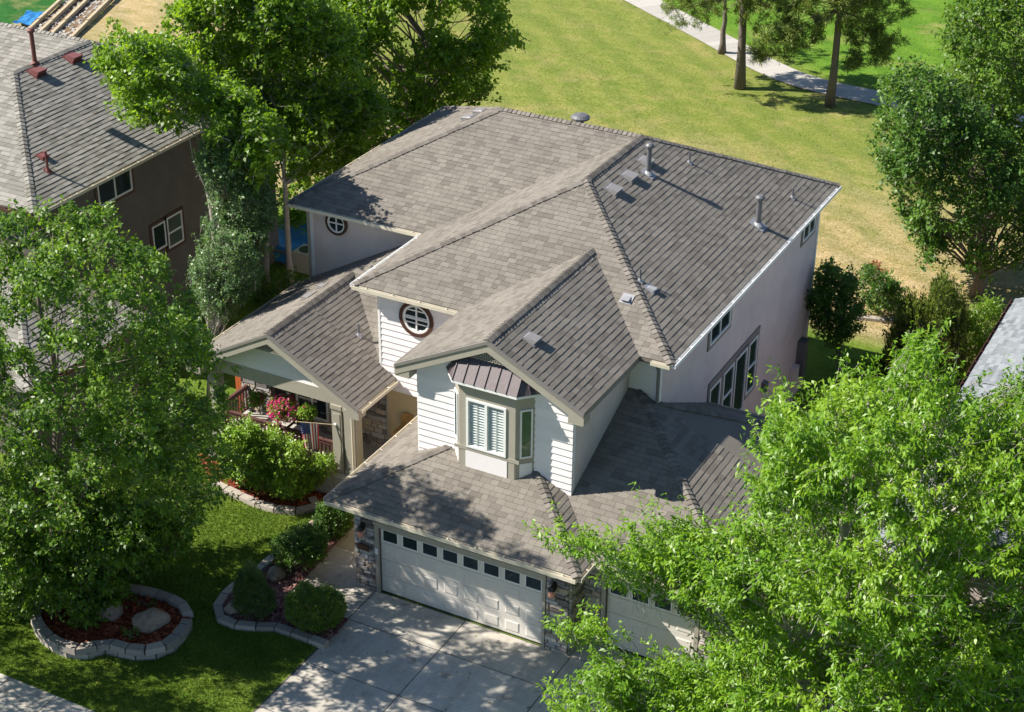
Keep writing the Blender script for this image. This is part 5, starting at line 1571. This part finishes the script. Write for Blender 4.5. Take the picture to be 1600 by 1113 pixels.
# ================================================================== things on and around the porch
def basket(label, px, py, z, petals, seed, r=.28, y=None):
    y_ = ty + .1 if y is None else y
    c = hit(1, y_, px, py); rng_ = np.random.default_rng(seed)
    t = thing('hanging_basket', label, 'flower basket', tuple(c - V(0, 0, .3)), 'hanging flower baskets on the porch')
    b = MB(); b.lathe(c - V(0, 0, .22), [(.08, 0), (.15, .08), (.17, .2)], 12); b.build('pot', M['brown'], t)
    b = MB(); topz = 3.0
    for k in range(3):
        a = k * 2.1; b.tube([c + V(.15 * math.cos(a), .15 * math.sin(a), -.02), V(c[0], c[1], c[2] + .55)], .006, 4)
    b.tube([V(c[0], c[1], c[2] + .55), V(c[0], c[1], topz)], .006, 4); b.build('hanger', M['black'], t)
    n_ = 110
    d = rng_.normal(0, 1, (n_, 3)); d /= np.linalg.norm(d, axis=1, keepdims=True); d[:, 2] = d[:, 2] * .8
    S = np.tile(c, (n_, 1)) + d * r * .35
    v, q, t_ = leaf_cloud(S, d * r * .75, 9, .075, .05, rng_, .04, droop=.4)
    fast_mesh('foliage', v, q, t_, M['leaf_bush'], t)
    if petals:
        n_ = petals
        d = rng_.normal(0, 1, (n_, 3)); d /= np.linalg.norm(d, axis=1, keepdims=True); d[:, 2] = d[:, 2] * .85
        S = np.tile(c, (n_, 1)) + d * r * rng_.uniform(.75, 1.15, (n_, 1))
        v, q, t_ = leaf_cloud(S, d * .03, 5, .065, .055, rng_, .02, droop=0, up=.2)
        fast_mesh('flowers', v, q, t_, M['petal'], t, kind='stuff')
basket('hanging basket overflowing with bright pink flowers above the railing', 443, 638, 0, 190, 71, .40)
basket('hanging basket of yellow-green foliage nearest the paired posts', 480, 643, 0, 6, 72, .22)
basket('hanging basket with few pink blooms at the far railing end', 401, 622, 0, 22, 73, .24, y=ty + .5)
# flag on a pole from the post
fp0 = hit(1, ty - .09, 523, 664)
fl = thing('flag', 'striped flag with blue star field hanging from an angled pole on the porch post', 'flag', tuple(fp0))
fp1 = fp0 + V(-.95, -.55, .12)
b = MB(); b.tube([fp0, fp1], .016, 8); b.lathe(fp1, [(.03, -.03), (.035, 0), (.01, .03)], 8, axis=(-.86, -.5, .1)); b.build('pole', M['timber'], fl)
b = MB(); b.lathe(fp0 + V(.0, .0, 0), [(.05, -.04), (.05, .03)], 10, axis=(-.86, -.5, .1)); b.build('bracket', M['white'], fl)
M['flag_red'] = mat_plain('flag_red', (0.45, 0.03, 0.04), 0.8, 0.1, 20)
M['flag_blue'] = mat_plain('flag_blue', (0.02, 0.04, 0.18), 0.8, 0.1, 20)
dP = fp1 - fp0
Wd, Ht = 26, 30
cl = MB()
def cloth(i, j):
    s, t_ = i / Wd, j / Ht
    p = fp0 + dP * (.42 + .5 * s) + V(0, 0, -.02 - .86 * t_)
    fold = math.sin(s * 15 + t_ * 1.5) * .055 * (t_ ** .5)
    p = p + V(.5, -.86, 0) * fold + dP * (-.13 * t_ * (s - .2))
    return p
for i in range(Wd):
    for j in range(Ht):
        u_, t_ = i / Wd, j / Ht
        # stripes run down the hanging fly; canton at the pole-tip corner
        stripe = int((i / Wd) * 13)
        blue = (i >= Wd * .46) and (t_ < .42)
        mi = 2 if blue else (1 if stripe % 2 else 0)
        cl.poly([cloth(i, j), cloth(i + 1, j), cloth(i + 1, j + 1), cloth(i, j + 1)], .5, mi)
cl.build('cloth', [M['flag_red'], M['white'], M['flag_blue']], fl)
stb = MB()
for a in range(6):
    for c in range(5):
        i, j = Wd * .5 + (a + .5) * Wd * .48 / 6, (c + .5) * Ht * .4 / 5
        p = cloth(i, j) + V(0, -.008, 0); r_ = .016
        pts_ = [p + V(r_ * (1 if k % 2 == 0 else .42) * math.sin(k * math.pi / 5), 0, r_ * (1 if k % 2 == 0 else .42) * math.cos(k * math.pi / 5)) for k in range(10)]
        stb.poly(pts_)
stb.build('stars', M['white'], fl)
# dark slatted porch chair
pcx = hit(1, 4.3, 468, 664)
ch = thing('porch_chair', 'dark brown slatted armchair on the porch behind the flag', 'chair', (pcx[0], 4.35, FZ))
bx_, by_ = pcx[0], 4.35
for sx in (-.27, .27):
    for sy in (-.27, .25):
        b = MB(); b.box((bx_ + sx - .03, by_ + sy - .03, FZ), (bx_ + sx + .03, by_ + sy + .03, FZ + (.42 if sy < 0 else .9))); b.build('leg', M['brown'], ch)
for k in range(6):
    b = MB(); b.box((bx_ - .3, by_ - .3 + k * .095, FZ + .42), (bx_ + .3, by_ - .3 + k * .095 + .08, FZ + .445)); b.build('seat_slat', M['brown'], ch)
    b = MB(); b.box((bx_ - .26 + k * .09, by_ + .25, FZ + .5), (bx_ - .26 + k * .09 + .07, by_ + .28, FZ + .95)); b.build('back_slat', M['brown'], ch)
for sx in (-.32, .25):
    b = MB(); b.box((bx_ + sx, by_ - .32, FZ + .64), (bx_ + sx + .08, by_ + .26, FZ + .67)); b.build('armrest', M['brown'], ch)
b = MB(); b.box((bx_ - .25, by_ - .28, FZ + .446), (bx_ + .25, by_ + .2, FZ + .52)); b.build('cushion', M['white'], ch)
# tan barrel-back chair by the entry
tcx = hit(1, 5.0, 630, 664)
tcz = .3
tc = thing('entry_chair', 'small tan wooden chair back by the stucco entry wall', 'chair', (tcx[0], 5.05, 0))
M['tanwood'] = mat_plain('tan_wood', (0.42, 0.24, 0.08), 0.6, 0.2, 8)
cx_ = tcx[0]; zt_ = tcx[2]
for sx in (-.2, .2):
    for sy in (-.2, .2):
        b = MB(); b.box((cx_ + sx - .025, 5.05 + sy - .025, 0), (cx_ + sx + .025, 5.05 + sy + .025, max(.3, zt_ - .25))); b.build('leg', M['tanwood'], tc)
b = MB(); b.box((cx_ - .24, 4.8, max(.3, zt_ - .25)), (cx_ + .24, 5.29, max(.34, zt_ - .2))); b.build('seat', M['tanwood'], tc)
b = MB(); zs = max(.34, zt_ - .2)
arc = [(cx_ + .23 * math.cos(a), zs + .28 + .17 * math.sin(a)) for a in np.linspace(0, math.pi, 10)]
fr = [V(cx_ + .23, 5.25, zs)] + [V(x_, 5.25, z_) for x_, z_ in arc] + [V(cx_ - .23, 5.25, zs)]
b.poly(fr); b.poly([p + V(0, .04, 0) for p in fr][::-1])
for p, q in zip(fr, fr[1:] + fr[:1]): b.poly([p, p + V(0, .04, 0), q + V(0, .04, 0), q])
b.build('backrest', M['tanwood'], tc)
# orange stained wooden gate left of the porch
gp = hit(1, 5.3, 376, 600)
gp = gp + V(.12, 0, 0)
gt = thing('wooden_gate', 'orange stained board gate at the far left end of the porch', 'gate', (gp[0] - .1, 5.3, 0))
for k in range(4):
    b = MB(); b.box((gp[0] - .30 + k * .11, 5.28, .1), (gp[0] - .30 + k * .11 + .10, 5.31, 2.2)); b.build('board', M['orangewood'], gt)
b = MB(); b.box((gp[0] - .32, 5.315, .5), (gp[0] + .15, 5.35, .62)); b.build('brace', M['orangewood'], gt); b = MB(); b.box((gp[0] - .32, 5.315, 1.7), (gp[0] + .15, 5.35, 1.82)); b.build('brace', M['orangewood'], gt)

# blue covered hot tub between the houses
hc = V(-16.1 + .5, 19.2, -1.2)
hb = thing('covered_tub', 'bright blue tarpaulin cover over a low round-cornered tub between the houses', 'tub', tuple(hc))
b = MB(); b.box(hc + V(-1.5, -1.45, 0), hc + V(1.5, 1.45, .55)); b.build('tub_wall', M['trimgrey'], hb)
b = MB(); nn2 = 22
gr_ = {}
for i in range(nn2 + 1):
    for j in range(nn2 + 1):
        x_, y_ = -1.62 + 3.24 * i / nn2, -1.57 + 3.14 * j / nn2
        ed = max(abs(x_) / 1.62, abs(y_) / 1.57)
        z_ = .64 + .05 * noise.noise(Vector((x_ * 1.7, y_ * 1.7, 2))) - max(0, ed - .88) * 4.2
        gr_[i, j] = len(b.v); b.v.append(tuple(hc + V(x_, y_, z_)))
for i in range(nn2):
    for j in range(nn2):
        b.f.append((gr_[i, j], gr_[i + 1, j], gr_[i + 1, j + 1], gr_[i, j + 1])); b.t.append(.5); b.k.append(0)
b.build('tarp', M['tarp'], hb, smooth=True)
b = MB(); acp = g(481, 421, -1.2)
ac = thing('air_conditioner', 'beige air conditioner box beside the white wall near the blue cover', 'air conditioner', (acp[0], acp[1], -1.2))
b.box((acp[0] - .4, acp[1] - .4, -1.2), (acp[0] + .4, acp[1] + .4, -.35)); b.build('casing', M['cream'], ac)
b = MB(); b.lathe(V(acp[0], acp[1], -.35), [(.3, 0), (.3, .03)], 20); b.build('fan_grille', M['black'], ac)

# terraced timber bed with rocks in the far left corner
tp0, tp1 = g(52, 44, -1.2), g(112, -12, -1.2)
d_ = nrm((tp1 - tp0) * V(1, 1, 0)); n2 = V(d_[1], -d_[0], 0)
pos = tp0 - d_ * 3
L_ = 16
for k, off in enumerate((0, .75, 1.5, 2.75)):
    p = pos + n2 * off; zz = gz(p[0], p[1])
    tm = thing('landscape_timber', ['outermost pale timber beside the dark green lawn', 'second pale timber step up from the dark green lawn', 'third pale timber bordering the white rocks', 'pale timber edge along the dry grass'][k], 'timber', (p[0], p[1], zz), 'timbers of the rock bed')
    q_ = p + d_ * L_
    for s_ in range(4):
        b = MB(); b.bar(V(*(p + d_ * L_ * s_ / 4)[:2], zz + .12 + .02 * s_ % 2), V(*(p + d_ * (L_ * (s_ + 1) / 4 - .03))[:2], zz + .12), .17, .2); b.build('timber_length', M['timber'], tm)
b = MB(); rr = np.random.default_rng(9)
for k in range(700):
    f, o_ = rr.uniform(0, L_), rr.uniform(.15, 2.6)
    p = pos + d_ * f + n2 * o_; s_ = rr.uniform(.05, .13); zz = gz(p[0], p[1]) + .03
    c = V(p[0], p[1], zz)
    e = [c + V(*(rr.normal(0, 1, 3) * s_ * .25)) + V(sx * s_, sy * s_, sz * s_ * .6) for sx, sy, sz in ((-1, -1, -.5), (1, -1, -.5), (1, 1, -.5), (-1, 1, -.5), (-.7, -.7, 1), (.7, -.7, 1), (.7, .7, 1), (-.7, .7, 1))]
    b.hexa(e, rr.random(), bottom=False)
tag(b.build('gravel', M['pathrock'] if 'pathrock' in M else M['path']), kind='stuff')
b = MB()
q = [pos + n2 * .1, pos + d_ * L_ + n2 * .1, pos + d_ * L_ + n2 * 2.7, pos + n2 * 2.7]
b.poly([V(p[0], p[1], gz(p[0], p[1]) + .03) for p in q][::-1]); tag(b.build('soil', M['timber_soil'] if 'timber_soil' in M else mat_plain('bed_soil', (0.16, 0.10, 0.05), 1.0, .3, 3)), kind='structure')
bt = g(62, 32, -1.2)
tpn = thing('tarp', 'crumpled blue tarpaulin lying beside the timber rock bed', 'tarp', (bt[0], bt[1], gz(bt[0], bt[1])))
b = MB(); gr_ = {}
for i in range(13):
    for j in range(8):
        x_, y_ = (i / 12 - .5) * 2.4, (j / 7 - .5) * 1.0
        p = bt + d_ * x_ + n2 * (y_ - .6); z_ = .12 + .16 * noise.noise(Vector((x_ * 2, y_ * 3, 5))) + .1 * (1 - abs(y_))
        gr_[i, j] = len(b.v); b.v.append((p[0], p[1], gz(p[0], p[1]) + max(.03, z_)))
for i in range(12):
    for j in range(7):
        b.f.append((gr_[i, j], gr_[i + 1, j], gr_[i + 1, j + 1], gr_[i, j + 1])); b.t.append(.5); b.k.append(0)
b.build('sheet', M['tarp'], tpn)
# stone edge of the back garden
re_ = smooth_line([g(px, py, -1.1)[:2] for px, py in ((1325, 494), (1350, 497), (1375, 500), (1398, 503))], 4)
t = thing('garden_edging', 'whitish stone edge along the shaded back lawn', 'edging', (*re_[0], -1.2))
for k in range(len(re_) - 1):
    a, c = re_[k], re_[k + 1]; b = MB(); b.bar(V(*a, -1.13), V(*(a + (c - a) * .94), -1.13), .25, .2, tint=random.random()); b.build('edging_stone', M['edging'], t)
